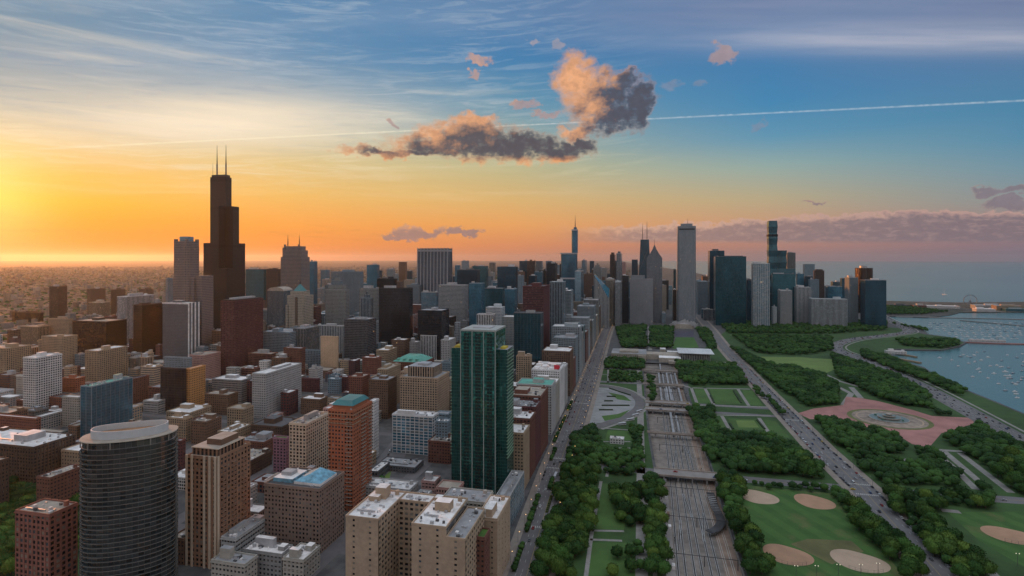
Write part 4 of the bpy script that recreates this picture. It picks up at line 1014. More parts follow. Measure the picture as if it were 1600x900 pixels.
m.build('steel_band', t); foot(cx-50, cx+22, cy-20, cy+20, 352, 480)
# tapered black tower
cx, cy = 120, 1866; t = thing('skyscraper', 'distant tapering black tower with two white antennas', 'skyscraper', (cx, cy, 0))
m = MB(); m.prism(rect(cx-40,cx+40,cy-25,cy+25),0,344,fmat(STY['navyglass']),mast,scale_top=.62); m.build('tapered_shaft', t)
m = MB()
for zz, s0, s1 in ((0,1,.83),(150,.83,.62)):
    for sg in (1,-1):
        z1 = zz+150; hw = 40
        m.tube((cx-sg*hw*s0, cy-25*s0-.5, zz),(cx+sg*hw*s1, cy-25*s1-.5, z1),1.4,mast,4)
m.build('cross_brace', t)
for sx, hh in ((-13, 440), (13, 456)): m = MB(); m.tube((cx+sx,cy,344),(cx+sx,cy,hh-45),2.4,plain('mast_pale',(.25,.22,.2)),6); m.tube((cx+sx,cy,hh-45),(cx+sx,cy,hh),1.5,mast,5,.5); m.build('antenna', t)
m = MB(); m.box(cx-76, cx-41, cy-20, cy+25, 0, 224, fmat(STY['navyglass']), RF['dark']); m.build('annex', t); foot(cx-76, cx+40, cy-25, cy+25, 344, 450)
# tall white marble tower
X0, Y0 = Wd(1059, 1995); X1 = xray(1085.6, Y0); h = 346
al = facade('white_ribs', (.35,.375,.40), G['navy'], 3.2, 3.9, .42, .985, metal=.3)
t = thing('skyscraper', 'tall plain white ribbed square skyscraper standing alone by the park', 'skyscraper', ((X0+X1)/2, Y0+28, 0)); X1 = X0+62
m = MB(); m.prism([(X0+5,Y0),(X1-5,Y0),(X1-5,Y0+5),(X1,Y0+5),(X1,Y0+57),(X1-5,Y0+57),(X1-5,Y0+62),(X0+5,Y0+62),(X0+5,Y0+57),(X0,Y0+57),(X0,Y0+5),(X0+5,Y0+5)],0,h,al,RF['grey']); m.build('wall', t)
m = MB(); m.box(X0+11,X1-11,Y0+11,Y0+51,h,h+9,al,RF['dark']); m.build('penthouse', t)
m = MB(); m.box(X0+4.8,X1-4.8,Y0-.4,Y0+62.4,h-14,h-9,plain('louvre_dark',(.04,.045,.05)),bottom=True); m.build('louvre_band', t)
m = MB(); m.tube((X0+36,Y0+30,h+9),(X0+36,Y0+30,h+30),.9,mast,5,.3); m.build('antenna', t); foot(X0, X1, Y0, Y0+60, 346, 505)
# plain grey slab
t = spec('plain grey stone slab tower with a roof box left of the chevron topped tower', 'ltgrey', 984, 1007, 1021, 436, 1975, 506, dep=40, reg=False)
x0_,x1_,y0_,y1_,h_ = t; x1_ = xray(1020.5, y0_)
pg = facade('slab_stone', (.33,.34,.36), (.16,.19,.22), 2.2, 3.6, .5, .9, metal=.1)
t = thing('office_building', 'plain grey stone slab tower with a roof box left of the chevron topped tower', 'building', ((x0_+x1_)/2, y0_+20, 0))
m = MB(); m.box(x0_,x1_,y0_,y0_+38,0,h_,pg,RF['grey']); m.build('wall', t); m = MB(); m.box(x0_+4,x0_+52,y0_+8,y0_+30,h_,h_+13,al,RF['dark']); m.build('penthouse', t)
m = MB(); m.tube((x0_+28,y0_+18,h_+13),(x0_+28,y0_+18,h_+48),.8,mast,5,.3); m.build('antenna', t)
# chevron topped tower
cx, cy = Wd(1022.5, 2040); t = thing('skyscraper', 'tower with a stacked chevron diamond crown and a thin spire', 'skyscraper', (cx, cy, 0)); cm_ = facade('chevron_stone', (.24,.25,.27), G['navy'], 3, 3.9, .62, .7, metal=.4)
m = MB(); m.box(cx-27, cx+27, cy-20, cy+20, 0, 232, cm_, RF['grey']); m.build('shaft', t)
m = MB(); cg = plain('chevron_edge', (.40,.33,.27), .5)
for k, (hw, zb) in enumerate(((27,232),(20,240),(13,248))):
    zt = 278-(2-k)*4; yy = cy-20-k*.0
    m.face([(cx-hw,yy+k*2,zb),(cx+hw,yy+k*2,zb),(cx,yy+k*2,zt-k*0+k*2)], cm_, [(-hw,zb),(hw,zb),(0,zt)])
    m.face([(cx+hw,yy+k*2,zb),(cx+hw,cy+20-k*2,zb),(cx,cy+20-k*2,zt+k*2),(cx,yy+k*2,zt+k*2)], cg); m.face([(cx-hw,cy+20-k*2,zb),(cx-hw,yy+k*2,zb),(cx,yy+k*2,zt+k*2),(cx,cy+20-k*2,zt+k*2)], cg)
m.build('chevron_crown', t); m = MB(); m.tube((cx,cy,275),(cx,cy,303),.9,mast,5,.2); m.build('spire', t); foot(cx-27, cx+27, cy-20, cy+20, 270, 500)
# diamond sloped tower
cx, cy = -16, 300; t = thing('skyscraper', 'white and blue tower whose roof is one steep slanted glass diamond', 'skyscraper', (cx, cy, 0)); wb = fmat(STY['stripes'])
m = MB(); q = rect(cx-26, cx+22, cy-24, cy+24); zz = [176, 100, 128, 177]
for i in range(4):
    a, b_ = q[i], q[(i+1)%4]; m.face([(a[0],a[1],0),(b_[0],b_[1],0),(b_[0],b_[1],zz[(i+1)%4]),(a[0],a[1],zz[i])], wb, [(i*48,0),(i*48+48,0),(i*48+48,zz[(i+1)%4]),(i*48,zz[i])])
m.build('wall', t); m = MB(); dg = plain('diamond_glass', (.05,.27,.40), .15, .2, .1, .5)
m.face([(q[0][0],q[0][1],zz[0]),(q[1][0],q[1][1],zz[1]),(q[2][0],q[2][1],zz[2]),(q[3][0],q[3][1],zz[3])], dg); m.build('slanted_roof', t); foot(cx-26, cx+22, cy-24, cy+24, 177, 500)
# curved supertall
cx, cy = Wd(1206.5, 2230); t = thing('skyscraper', 'super tall wavy blue glass tower with a dark gap below its top', 'skyscraper', (cx, cy, 0)); sg_ = glassmat('wavy_glass', (.04,.12,.15), .1, .6, 2, 3.8, .6)
def wavy(x, y, h, hw, hd, per=46):
    m = MB(); n = int(h/per*2); zz = [h*i/n for i in range(n+1)]; sc = [1.0 if i % 2 else .88 for i in range(n+1)]
    for i in range(n):
        a, b_ = hw*sc[i], hw*sc[i+1]; c0, c1 = hd*sc[i], hd*sc[i+1]
        A = [(x-a,y-c0),(x+a,y-c0),(x+a,y+c0),(x-a,y+c0)]; B = [(x-b_,y-c1),(x+b_,y-c1),(x+b_,y+c1),(x-b_,y+c1)]
        for k in range(4): m.face([(*A[k],zz[i]),(*A[(k+1)%4],zz[i]),(*B[(k+1)%4],zz[i+1]),(*B[k],zz[i+1])], sg_, [(k*40,zz[i]),(k*40+40,zz[i]),(k*40+40,zz[i+1]),(k*40,zz[i+1])])
    m.face([(*p,h) for p in B], RF['dark']); return m
wavy(cx, cy, 380, 17, 17).build('glass_shaft', t); wavy(cx+33, cy+2, 262, 18, 17).build('lower_shaft', t); wavy(cx+66, cy+4, 190, 18, 17).build('lowest_shaft', t)
m = MB(); m.box(cx-17.6, cx+17.6, cy-17.6, cy+17.6, 318, 326, plain('gap_dark', (.01,.012,.014)), bottom=True); m.build('blow_through_floor', t); foot(cx-17, cx+84, cy-17, cy+17, 380, 440)
# three lobed dark tower
cx, cy = 1028, 1078; t = thing('skyscraper', 'dark three lobed tower with curved walls rising behind the lakeside row', 'skyscraper', (cx, cy, 0))
pl = []
for k in range(48):
    a = k/48*2*math.pi; r = 20+16*(.5+.5*math.cos(3*a))**.8; pl.append((cx+r*math.cos(a), cy+r*math.sin(a)))
m = MB(); m.prism(pl, 0, 190, fmat(STY['brownglass']), RF['dark']); m.build('curved_facade', t)
m = MB(); m.prism([(cx+14*math.cos(a), cy+14*math.sin(a)) for a in ang[::8]], 190, 199, METAL, RF['dark']); m.build('penthouse', t); foot(cx-36, cx+36, cy-30, cy+30, 199, 455)
# curved glass apartment tower, lower left
t = thing('apartment_tower', 'curved dark glass apartment tower with thin floor slabs and a white roof screen', 'skyscraper', (0, 0, 0))
cX, cY = Wd(204, 388); t.location = (cX, cY, 0); th = math.radians(35)
def bow(r1, r2, k=1.0):
    out = []
    for i in range(44):
        a = i/44*2*math.pi; ca, sa = math.cos(a), math.sin(a); n_ = 2.9
        x = abs(ca)**(2/n_)*math.copysign(r1*k, ca); y = abs(sa)**(2/n_)*math.copysign(r2*k, sa)
        y -= .0 if y > 0 else 5.0*k*(1-(x/(r1*k))**2)
        out.append((cX+x*math.cos(th)-y*math.sin(th), cY+x*math.sin(th)+y*math.cos(th)))
    return out
Hc = 104.0; R1, R2 = 27.5, 13.5
cg2 = glassmat('dark_condo_glass', (.10,.125,.13), .08, .65, 3.4, 3.05, .95, .05)
m = MB(); m.prism(bow(R1, R2), 0, Hc, cg2, RF['grey']); m.build('glass_facade', t)
m = MB(); sl_ = plain('slab_concrete', (.24,.235,.22), .8, .15); m.prism(bow(R1+.9, R2+.9), 0, .2, sl_, bottom=True); slab0 = m.build('floor_slab', t); slab0.location.z = 3
for j in range(1, 33): c = copyobj(slab0); c.location.z = 3+3.05*j
m = MB(); bo = bow(R1+.85, R2+.85); rl_ = plain('balcony_glass', (.05,.07,.075), .2, .3, .1, .3)
n_ = len(bo)
for i in range(n_):
    if 1: m.face([(*bo[i],.2),(*bo[(i+1)%n_],.2),(*bo[(i+1)%n_],.95),(*bo[i],.95)], rl_)
bal0 = m.build('balcony', t); bal0.location.z = 3
for j in range(1, 33): c = copyobj(bal0); c.location.z = 3+3.05*j
m = MB(); m.prism(bow(R1-.6, R2-.6), Hc, Hc+4.6, cg2, RF['tan']); m.prism(bow(R1+.9, R2+.9), Hc+4.6, Hc+5.2, plain('roof_rim', (.55,.50,.42)), RF['tan'], bottom=True); m.build('top_floor', t)
m = MB(); wsc = plain('screen_panel', (.50,.53,.55), .6, .08); r_in, r_out = bow(R1*.80, R2*.62), bow(R1*.82, R2*.66)
for i in range(44):
    j = (i+1) % 44
    a, b_, c, d_ = r_out[i], r_out[j], r_in[j], r_in[i]
    m.face([(*a,Hc+5.2),(*b_,Hc+5.2),(*b_,Hc+10.5),(*a,Hc+10.5)], wsc); m.face([(*c,Hc+5.2),(*d_,Hc+5.2),(*d_,Hc+10.5),(*c,Hc+10.5)], wsc); m.face([(*a,Hc+10.5),(*b_,Hc+10.5),(*c,Hc+10.5),(*d_,Hc+10.5)], wsc)
m.build('roof_screen', t)
m = MB(); m.prism(bow(R1*.78, R2*.60), Hc+5.2, Hc+6.5, plain('rust_deck', (.30,.17,.09), .9), bottom=False); m.build('roof_deck', t)
for i in range(0, 44, 4): a = bow(R1+.3, R2+.3)[i]; m = MB(); m.tube((*a, Hc), (*a, Hc+4.6), .35, sl_, 6); m.build('column', t)
foot(cX-30, cX+30, cY-22, cY+22, 112, 900)
# museum over the tracks, pavilion stage, wheel and pier sheds
def low(name, label, cat, boxes, parts='wall'):
    t = None
    for (pn, x0, x1, y0, y1, z0, z1, mt, tp) in boxes:
        if t is None: t = thing(name, label, cat, ((x0+x1)/2, (y0+y1)/2, 0))
        m = MB(); m.box(x0, x1, y0, y1, z0, z1, mt, tp, bottom=z0 > .5); m.build(pn, t)
    return t
lime = facade('museum_stone', (.40,.36,.30), G['dark'], 4, 7, .3, .4); lp = plain('museum_plain', (.42,.38,.32))
mx0, my0 = P(955, 562); mx1 = P(1030, 562)[0]
low('museum_building', 'low stone museum with pale roof ledges spanning the sunken tracks', 'museum', [
  ('wall', mx0, mx0+78, my0, my0+70, 0, 15, lime, RF['grey']), ('roof_monitor', mx0+18, mx0+60, my0+14, my0+50, 15, 19, lp, RF['tan']),
  ('bridge_wing', mx0+78.2, mx1+52, my0+25, my0+62, -.5, 12, lp, RF['tan']), ('portico', mx0+60, mx0+77, my0-6, my0-.2, 0, 13, lp, RF['tan'])])
ax0, ay0 = P(1052, 568); ax1 = P(1112, 568)[0]
low('museum_wing', 'modern grey museum wing with a bright white flying roof', 'museum', [
  ('wall', ax0+18, ax1-2, ay0+30, ay0+92, 0, 16, fmat(STY['ltgrey_piers']), RF['ltgrey'] if 'ltgrey' in RF else RF['grey']), ('flying_roof', ax0+12, ax1+6, ay0+22, ay0+96, 19, 20.2, plain('flying_roof', (.62,.63,.64), .5), None),
  ('terrace', ax0-30, ax0+17, ay0+10, ay0+80, 0, 10, lp, RF['white']), ('lower_terrace', ax0-10, ax1+30, ay0-8, ay0+9, 0, 6, lp, RF['tan'])])
sheet('lawn', px([(1056,527),(1084,527),(1092,543),(1050,545)]), .09, plain('great_lawn', (.05,.12,.025), .95, .2, .04)); sheet('plaza', px([(1050,517),(1084,517),(1084,526.5),(1056,526.5)]), .09, plain('seating_dark', (.055,.05,.075), .8, .5, .3))
sheet('path', px([(1012,510),(1016,510),(1019,547),(1013,547)]), .09, plain('path_concrete', (.25,.235,.215)))
tx, ty = P(1048, 556)
low('museum_pavilions', 'cluster of small white museum pavilions around a sculpture court', 'museum', [('pavilion', tx-8, tx+22, ty+2, ty+20, 0, 9, lp, RF['white']), ('pavilion', tx+26, tx+44, ty-4, ty+10, 0, 12, lp, RF['white']), ('stair_block', tx-24, tx-11, ty+6, ty+30, 0, 14, lp, RF['white']), ('court_wall', tx+48, tx+78, ty-3, ty+6, 0, 5, lp, RF['tan'])])
bx_, by_ = P(1068, 514); t = thing('band_shell', 'silver curled steel bandshell under the tall white skyscraper', 'pavilion', (bx_, by_, 0))
m = MB(); rg = random.Random(4); stl = plain('curled_steel', (.74,.75,.77), .4, .1, .1, .25)
for i in range(11):
    a = (i-5)*.28; x = bx_+math.sin(a)*38; y = by_+math.cos(a)*12; hh = 30-abs(i-5)*2.0+rg.uniform(-3,3)
    pts_ = [(x+rg.uniform(-2,2), y, 4), (x+8, y-2, hh*.6), (x+4+rg.uniform(-3,3), y-8, hh), (x-8, y-4, hh*.8)]
    m.face(pts_, stl); m.face([(p[0]+.6,p[1]+1.2,p[2]) for p in reversed(pts_)], stl)
m.build('steel_ribbon', t, kind='stuff'); m = MB(); m.box(bx_-34, bx_+34, by_+6, by_+24, 0, 15, lp, RF['white']); m.build('stage_house', t)
wx, wy = Wd(1516, 2620); t = thing('ferris_wheel', 'ferris wheel standing on the pier beside the white sheds', 'ferris wheel', (wx, wy, 0)); wmt = plain('wheel_steel', (.14,.16,.19), .5)
R = 27; m = MB()
for k in range(24):
    a, b_ = k*math.pi/12, (k+1)*math.pi/12
    for off in (-1.6, 1.6): m.tube((wx+R*math.cos(a), wy+off, 33+R*math.sin(a)), (wx+R*math.cos(b_), wy+off, 33+R*math.sin(b_)), .8, wmt, 4)
m.build('rim', t); m = MB()
for k in range(12): a = k*math.pi/6; m.tube((wx, wy, 33), (wx+R*math.cos(a), wy, 33+R*math.sin(a)), .28, wmt, 4)
m.build('spoke', t, kind='stuff'); m = MB()
for sx in (-1, 1):
    for oy in (-5, 5): m.tube((wx+sx*16, wy+oy, 0), (wx, wy+oy*.4, 33), .9, wmt, 5)
m.build('support_frame', t); m = MB(); m.box(wx-1.2, wx+1.2, wy-1.2, wy+1.2, 31.8, 34.2, wmt)
m.build('hub', t)
for k in range(24):
    a = k*math.pi/12; m = MB(); m.box(wx+R*math.cos(a)-1.1, wx+R*math.cos(a)+1.1, wy-1, wy+1, 33+R*math.sin(a)-3, 33+R*math.sin(a)-.8, RF['blue'], bottom=True); m.build('gondola', t)
for (lb, u0, u1, v, d, h, c1, rf) in (('long pale shed with white roof right of the ferris wheel','1524','1575',487,2560,16,'ltgrey','white'),('tan hall at the far right end of the pier','1557','1600',487,2480,20,'tan','grey'),
        ('low teal fronted pavilion on the pier at the right edge','1572','1640',488,2440,10,'tealglass','teal'),('white tented pavilion left of the ferris wheel','1445','1500',489,2600,10,'white','white'),
        ('reddish low building near the harbour lock','1428','1448',489,2600,12,'redbrown','tan'),('white low hall under the ferris wheel','1527','1556',488,2420,12,'white','white'),('dark low water plant left of the pier','1390','1422',489,2650,10,'dkgrey','dark')):
    X0, Y0 = Wd(float(u0), d); X1 = xray(float(u1), Y0); building(lb, c1, X0, X1, Y0, Y0+40, h, roof=rf, name='pier_building')

# ------------------------------------------------------------------ infill: blocks between the surveyed buildings
rf_ = random.Random(21)
names = []
WALLS = ['brown','redbrown','tan','grey','stone','brick','beige','ltgrey','maroon','pink','redbrown_piers','tan_piers','grey_bands','beige_piers','stone','brown','blugrey','white']
CN = dict(brown='brown',redbrown='reddish brown',tan='tan',grey='grey',stone='stone coloured',brick='red brick',beige='beige',ltgrey='pale grey',maroon='dark red',pink='pinkish',blugrey='blue grey',white='white',navyglass='navy glass',tealglass='teal glass',blueglass='blue glass',black='black',dkbrown='dark brown',deepglass='dark teal glass')
RN = dict(white='white roof', grey='grey roof', tan='gravel roof', dark='dark roof')
LM = [o for o in COL.objects if o.parent is None and o.get('label') and o.type == 'EMPTY']
LMP = [(proj(o.location.x, o.location.y, 0), o) for o in LM]
SHORT = {}
for (_, o) in LMP:
    w_ = o['label'].split(); stop = next((i for i, q in enumerate(w_) if i > 2 and q in ('with','left','right','behind','in','beside','on','above','below','under','of','at','between','whose','that','crowned','standing','before','joined','and','far','peeping','squeezed','rising','the','after','north','across','up','glowing','among','facing','cut','near','by')), len(w_))
    SHORT[o.name] = ' '.join(w_[:max(3, min(stop, 5))])
USED = set(o['label'] for o in LM)
def clash(x0, x1, y0, y1, g=2):
    return any(x0-g < b and x1+g > a and y0-g < d_ and y1+g > c for (a, b, c, d_, *_) in FOOT)
def cap(x0, x1, y0, y1, h):
    us = [proj(x, y, 0) for x in (x0, x1) for y in (y0, y1)]
    if min(q[2] for q in us) < 60: return 0
    ua, ub = min(q[0] for q in us), max(q[0] for q in us); dd = min(q[2] for q in us); df = max(q[2] for q in us)
    for (a, b, c, d_, hh, vb, u0, u1, dB) in FOOT:
        if dB > dd+5 and u0 < ub-1 and u1 > ua+1:
            vt_ = HZ-F*(hh-CZ)/dB
            h = min(h, CZ-(vb-.16*max(0, vb-vt_)-HZ)*df/F)
    if df > 900: h = min(h, CZ-((436 if df < 1400 else 424 if df < 2000 else 408)-HZ)*dd/F)
    return h, ua, ub, dd
INF = 0; IL = []
def infill(x0, x1, y0, y1, hmin, hmax, sty=None, grp=None):
    global INF
    if clash(x0, x1, y0, y1): return
    r = cap(x0, x1, y0, y1, rf_.uniform(hmin, hmax)*(1 if rf_.random() < .8 else 1.4))
    if not r: return
    h, ua, ub, dd = r
    if -15 < x1 and x0 < 345 and y0 < 560: return
    if dd < 450 or (dd < 520 and x1 < -330): return
    if h < 7 or ub < -5 or ua > 1605: return
    vt = HZ-F*(h-CZ)/dd
    if vt > 905: return
    st = sty or rf_.choice(WALLS); roof = rf_.choice(['white','grey','tan','white','dark','grey','tan'])
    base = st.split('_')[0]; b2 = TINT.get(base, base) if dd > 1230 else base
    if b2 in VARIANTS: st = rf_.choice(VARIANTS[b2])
    cx, cy = (x0+x1)/2, (y0+y1)/2; uc = (ua+ub)/2
    hw = 'low' if h < 18 else 'mid rise' if h < 45 else 'high rise'
    c = sorted(LMP, key=lambda q: math.hypot(q[1].location.x-cx, q[1].location.y-cy))[:6]
    lab = None
    for q in c:
        rel = 'just left of the' if q[0][0] > ub else 'just right of the' if q[0][0] < ua else ('in front of the' if q[0][2] > dd else 'behind the')
        s_l = f"{hw} {CN[base]} block with {RN[roof]} {rel} {SHORT[q[1].name]}"
        if s_l not in USED: lab = s_l; break
    if lab is None:
        for ad in ('narrow','squarish','plain','weathered','small','deep','slim','broad','squat'):
            s_l = f"{ad} {hw} {CN[base]} block {rel} {SHORT[c[0][1].name]}"
            if s_l not in USED: lab = s_l; break
    if lab is None: lab = ''
    while lab and len(lab.split()) > 16: lab = lab.rsplit(' ', 1)[0]
    if lab in USED: lab = ''
    if lab: USED.add(lab)
    INF += 1
    IL.append(((ub-ua)*(min(900, HZ+F*CZ/dd)-vt)*(1-.5*(h < 14)), lab, st, x0, x1, y0, y1, h, roof, dd, rf_.random() < .6))
    FOOT.append((x0, x1, y0, y1, h, 0, ua, ub, dd))
NS = [12, -102, -130, -262, -290, -395, -420, -515, -540, -645, -668, -775, -800, -905, -930, -1040, -1070, -1190, -1220, -1340, -1370, -1500]
rows = []; y = -1330
while y < 500: rows.append((y+9, y+126)); y += 138
for bi in range(0, len(NS)-1, 2):
    xb, xa = NS[bi], NS[bi+1]
    if bi == 0: xa, xb = -102, -45
    for (ya, yb) in rows:
        nx = 2 if xb-xa > 70 else 1; yy = ya
        while yy < yb-14:
            dy = rf_.uniform(18, 36) if ya < -500 else rf_.uniform(26, 50); dy = min(dy, yb-yy)
            for k in range(nx):
                w0 = xa+(xb-xa)*k/nx; w1 = xa+(xb-xa)*(k+1)/nx
                dd = proj(w1, yy, 0)[2]
                hm = (12, 38) if ya < -1000 else (14, 48) if ya < -700 else (20, 65) if ya < -450 else (30, 105)
                if xa < -1000: hm = (8, 26)
                if rf_.random() < .93: infill(w0+.8, w1-.8, yy, yy+dy-1.2, *hm)
            yy += dy
print('INFILL', INF)
for k in range(11000):
    x = rf_.uniform(-1450, -45); y = rf_.uniform(-1320, 450); w = rf_.uniform(12, 34) if k < 4000 else rf_.uniform(10, 20); dd_ = rf_.uniform(12, 34) if k < 4000 else rf_.uniform(10, 22)
    if any(x < s_+8 and x+w > s_-8 for s_ in (-116,-276,-405,-530,-657,-787,-917,-1050,-1200,-1360)): continue
    ry = (y+1330) % 138
    if ry < 6 or ry+dd_ > 133: continue
    hm = (12, 38) if y < -900 else (14, 48) if y < -450 else (20, 80)
    infill(x, x+w, y, y+dd_, *hm)
print('INFILL2', INF)
# far skyline north of the river
nf = INF
for k in range(420):
    u = rf_.uniform(480, 1045) if k % 3 else rf_.uniform(800, 960); d = rf_.uniform(1500, 3600)
    x, y = Wd(u, d); w = rf_.uniform(24, 46)
    hh = rf_.uniform(70, 185) if u > 700 else rf_.uniform(50, 150)
    if proj(x, y, hh)[1] < 409: hh = CZ-(409-HZ)*d/F
    infill(x, x+w, y, y+w*.8, hh*.9, hh, sty=rf_.choice(['navyglass','grey','tan','ltgrey','blueglass','brown','stone','dkbrown','blugrey','black']))
for k in range(90):
    u = rf_.uniform(1090, 1320); d = rf_.uniform(2050, 2700); x, y = Wd(u, d); w = rf_.uniform(26, 44)
    infill(x, x+w, y, y+w*.8, 60, 150, sty=rf_.choice(['navyglass','grey','deepglass','ltgrey','blueglass','blugrey']))
IL.sort(key=lambda q: -q[0]*(1 if q[1] else 0)); print('BLOCKS', len(IL), sum(1 for q in IL if q[1]), IL[289][0], max(q[0] for q in IL if not q[1]))
for (_, lab, st, x0, x1, y0, y1, h, roof, dd, pe) in IL[:290]: building(lab, st, x0, x1, y0, y1, h, roof=roof, name='city_building', lod=(1 if dd < 900 else 0), pent=pe)
m = MB()
for (_, lab, st, x0, x1, y0, y1, h, roof, dd, pe) in IL[290:]:
    mt = fmat(STY[st]); m.box(x0, x1, y0, y1, 0, h, mt, RF[roof])
    w_ = wallmat(STY[st]); 
    for (a, b_, c0, c1) in ((x0-.1,x1+.1,y0-.1,y0+.5),(x0-.1,x1+.1,y1-.5,y1+.1),(x1-.5,x1+.1,y0+.5,y1-.5),(x0-.1,x0+.5,y0+.5,y1-.5)): m.box(a, b_, c0, c1, h-.3, h+1, w_)
    if pe: q = (x1-x0)*.3; p = (y1-y0)*.3; m.box(x0+q, x1-q, y0+p, y1-p, h+.02, h+3.5, METAL if h > 20 else w_, RF[roof])
    else: m.box(x0+3, x0+5.5, y0+3, y0+6, h+.02, h+2, METAL)
o = m.build('small_city_blocks'); o['kind'] = 'stuff'; o['label'] = 'the many smaller buildings packed between and behind the larger blocks'; o['category'] = 'buildings'
# ------------------------------------------------------------------ park ground
lawn = plain('lawn_green', (.035,.080,.018), .95, .35, .05); lawn2 = plain('lawn_light', (.060,.125,.026), .95, .25, .04); lawn3 = plain('lawn_bright', (.13,.20,.05), .95, .2, .03)
pathm = plain('path_concrete', (.25,.235,.215), .9, .2, .1); asph = plain('asphalt', (.14,.13,.132), .9, .22, .06); asph2 = plain('asphalt_worn', (.15,.142,.145), .9, .22, .05)
walk = plain('sidewalk', (.26,.215,.185), .9, .2, .15); pinkp = plain('pink_gravel', (.37,.175,.155), .95, .28, .04); tanp = plain('tan_gravel', (.36,.24,.17), .95, .16, .06)
def mown(name, c1, c2, ang_=.0, w=9):
    m, b = newmat(name); gp = geo_pos(); x, y, _ = sep(gp); q = x*math.cos(ang_)+y*math.sin(ang_); n = noise(gp, .06, 5, .6)
    st = sm(E.m('SINE', q*(math.pi/w)), -.3, .3); f = sm(n, .3, .7)*.55+st*.45; cc = mix(f, c1, c2); cc = mix(sm(noise(gp, .022, 5, .65), .52, .68)*.75, cc, (.13,.13,.045))
    setc(b.inputs['Base Color'], cc); b.inputs['Roughness'].default_value = .95; return m
fieldm = mown('field_green', (.036,.095,.017), (.062,.145,.028), .5)
clay = plain('infield_clay', (.40,.235,.15), .95, .16, .08); clay2 = plain('infield_sand', (.44,.32,.23), .95, .14, .08); mark = plain('road_paint', (.50,.49,.46), .8, .2, .4); ymark = plain('road_paint_yellow', (.48,.33,.10), .8, .2, .4)
sheet('park_lawn', [(47,-2600),(137,-2600),(137,-1190),(134,-990),(128,-860),(124,-715),(116,-320),(30,-320),(33,-700),(46,-1190)], .03, lawn)
east = [(197,-2600),(684,-2600),(671,-900)] + px([(1596,646),(1558,630),(1518,614),(1468,593),(1443,575),(1398,562),(1386,546),(1402,545),(1470,546),(1498,540),(1506,535),(1478,526),(1448,523),(1400,512),(1300,510),(1140,512),(1118,530)]) + [(212,-300),(196,-600),(196,-900)]
sheet('park_lawn', east, .03, lawn)
def road(name, pts, w, z, mat, lanes=(), sw=None, **k):
    o = sheet(name, strip(pts, w), z, mat)
    for off, mm, dash in lanes:
        m = MB(); q = shift(pts, off); acc = 0
        for a, b_ in zip(q, q[1:]):
            L = math.hypot(b_[0]-a[0], b_[1]-a[1])
            if L < .1: continue
            ux, uy = (b_[0]-a[0])/L, (b_[1]-a[1])/L; t = 0
            while t < L:
                e_ = min(L, t+(4 if dash else L))
                xa, ya, xb, yb = a[0]+ux*t, a[1]+uy*t, a[0]+ux*e_, a[1]+uy*e_; nx, ny = -uy*.12, ux*.12
                m.face([(xa-nx,ya-ny,z+.03),(xb-nx,yb-ny,z+.03),(xb+nx,yb+ny,z+.03),(xa+nx,ya+ny,z+.03)], mm); t = e_+(9 if dash else 0)
        m.build('road_marking', None, kind='structure')
    if sw:
        for s in (1, -1): sheet('sidewalk', strip(shift(pts, s*(w/2+sw/2)), sw), z+.13, walk, thick=.14)
    return o
COLU = [(331,-2600),(331,-1190),(335,-965),(329,-850),(325,-560),(322,-69),(330,300),(333,900)]
MICH = [(46,-2600),(40,-1190),(31,-990),(25,-667),(8,0),(-2,700)]
road('columbus_road', COLU, 24, .10, asph2, [(0,ymark,False),(-6,mark,True),(6,mark,True)], 7) if 0 else road('road', COLU, 24, .10, asph2, [(0,ymark,False),(-6,mark,True),(6,mark,True)], 7)
road('road', MICH, 27, .10, asph, [(0,ymark,False),(-4,mark,True),(4,mark,True),(-8,mark,True),(8,mark,True)], 7)
LSD = smooth(px([(1700,742),(1581,680),(1510,641),(1447,607),(1395,582),(1345,560),(1311,548),(1307,539),(1335,530),(1385,524),(1420,518),(1405,508),(1386,499),(1360,485)]), 8)
road('road', LSD, 34, .14, asph2, [(0,mark,False),(-5,mark,True),(5,mark,True),(10,mark,True),(-10,mark,True)])
BAL = [(31,-968),(137,-968)]; BAL2 = [(195,-968),(345,-968),(470,-962),(665,-962)]
road('road', BAL, 17, .06, asph2); road('road', BAL2, 17, .07, asph2, [(0,ymark,False)])
road('road', [(196,-665),(330,-665)], 12, .07, asph2); road('road', [(196,-708),(330,-708)], 12, .07, asph2)
road('road', [(25,-535),(122,-535)], 14, .07, asph2); road('road', [(20,-405),(118,-405)], 14, .07, asph2)
LOOP = smooth(px([(922,602),(950,604),(975,610),(995,621),(1000,632),(992,643),(970,654),(930,668)]), 6)
sheet('plaza', px([(918,604),(965,607),(992,622),(998,633),(985,645),(960,656),(905,668)]), .06, plain('plaza_pavers', (.27,.27,.27), .9, .25, .08))
road('road', LOOP, 15, .09, asph); sheet('path', strip(shift(LOOP, -11), 5), .12, pathm)
sheet('lawn', px([(950,613),(975,618),(987,627),(965,624)]), .10, lawn2); sheet('lawn', px([(940,650),(965,647),(985,640),(970,652),(945,658)]), .10, lawn2)
sheet('path', [(117,-2600),(126,-2600),(126,-1190),(121,-700),(112,-330),(104,-330),(112,-700),(117,-1190)], .06, pathm)
for pts in ([(939,752),(925,830),(915,905)], [(958,700),(948,745)], [(1006,768),(1020,850),(1024,905)], [(925,829),(975,830)], [(922,843),(972,845)], [(930,690),(985,690)], [(925,668),(985,672)], [(938,585),(1003,585)], [(950,568),(950,598)],[(945,700),(985,700)]):
    sheet('path', strip(px(pts), 3.2), .07, pathm)
for q in ([(938,755),(985,758),(975,828),(928,826)], [(922,848),(1005,848),(1012,900),(915,900)], [(950,672),(988,674),(992,688),(945,688)], [(945,703),(985,703),(985,730),(942,730)]): sheet('lawn', px(q), .05, lawn2)
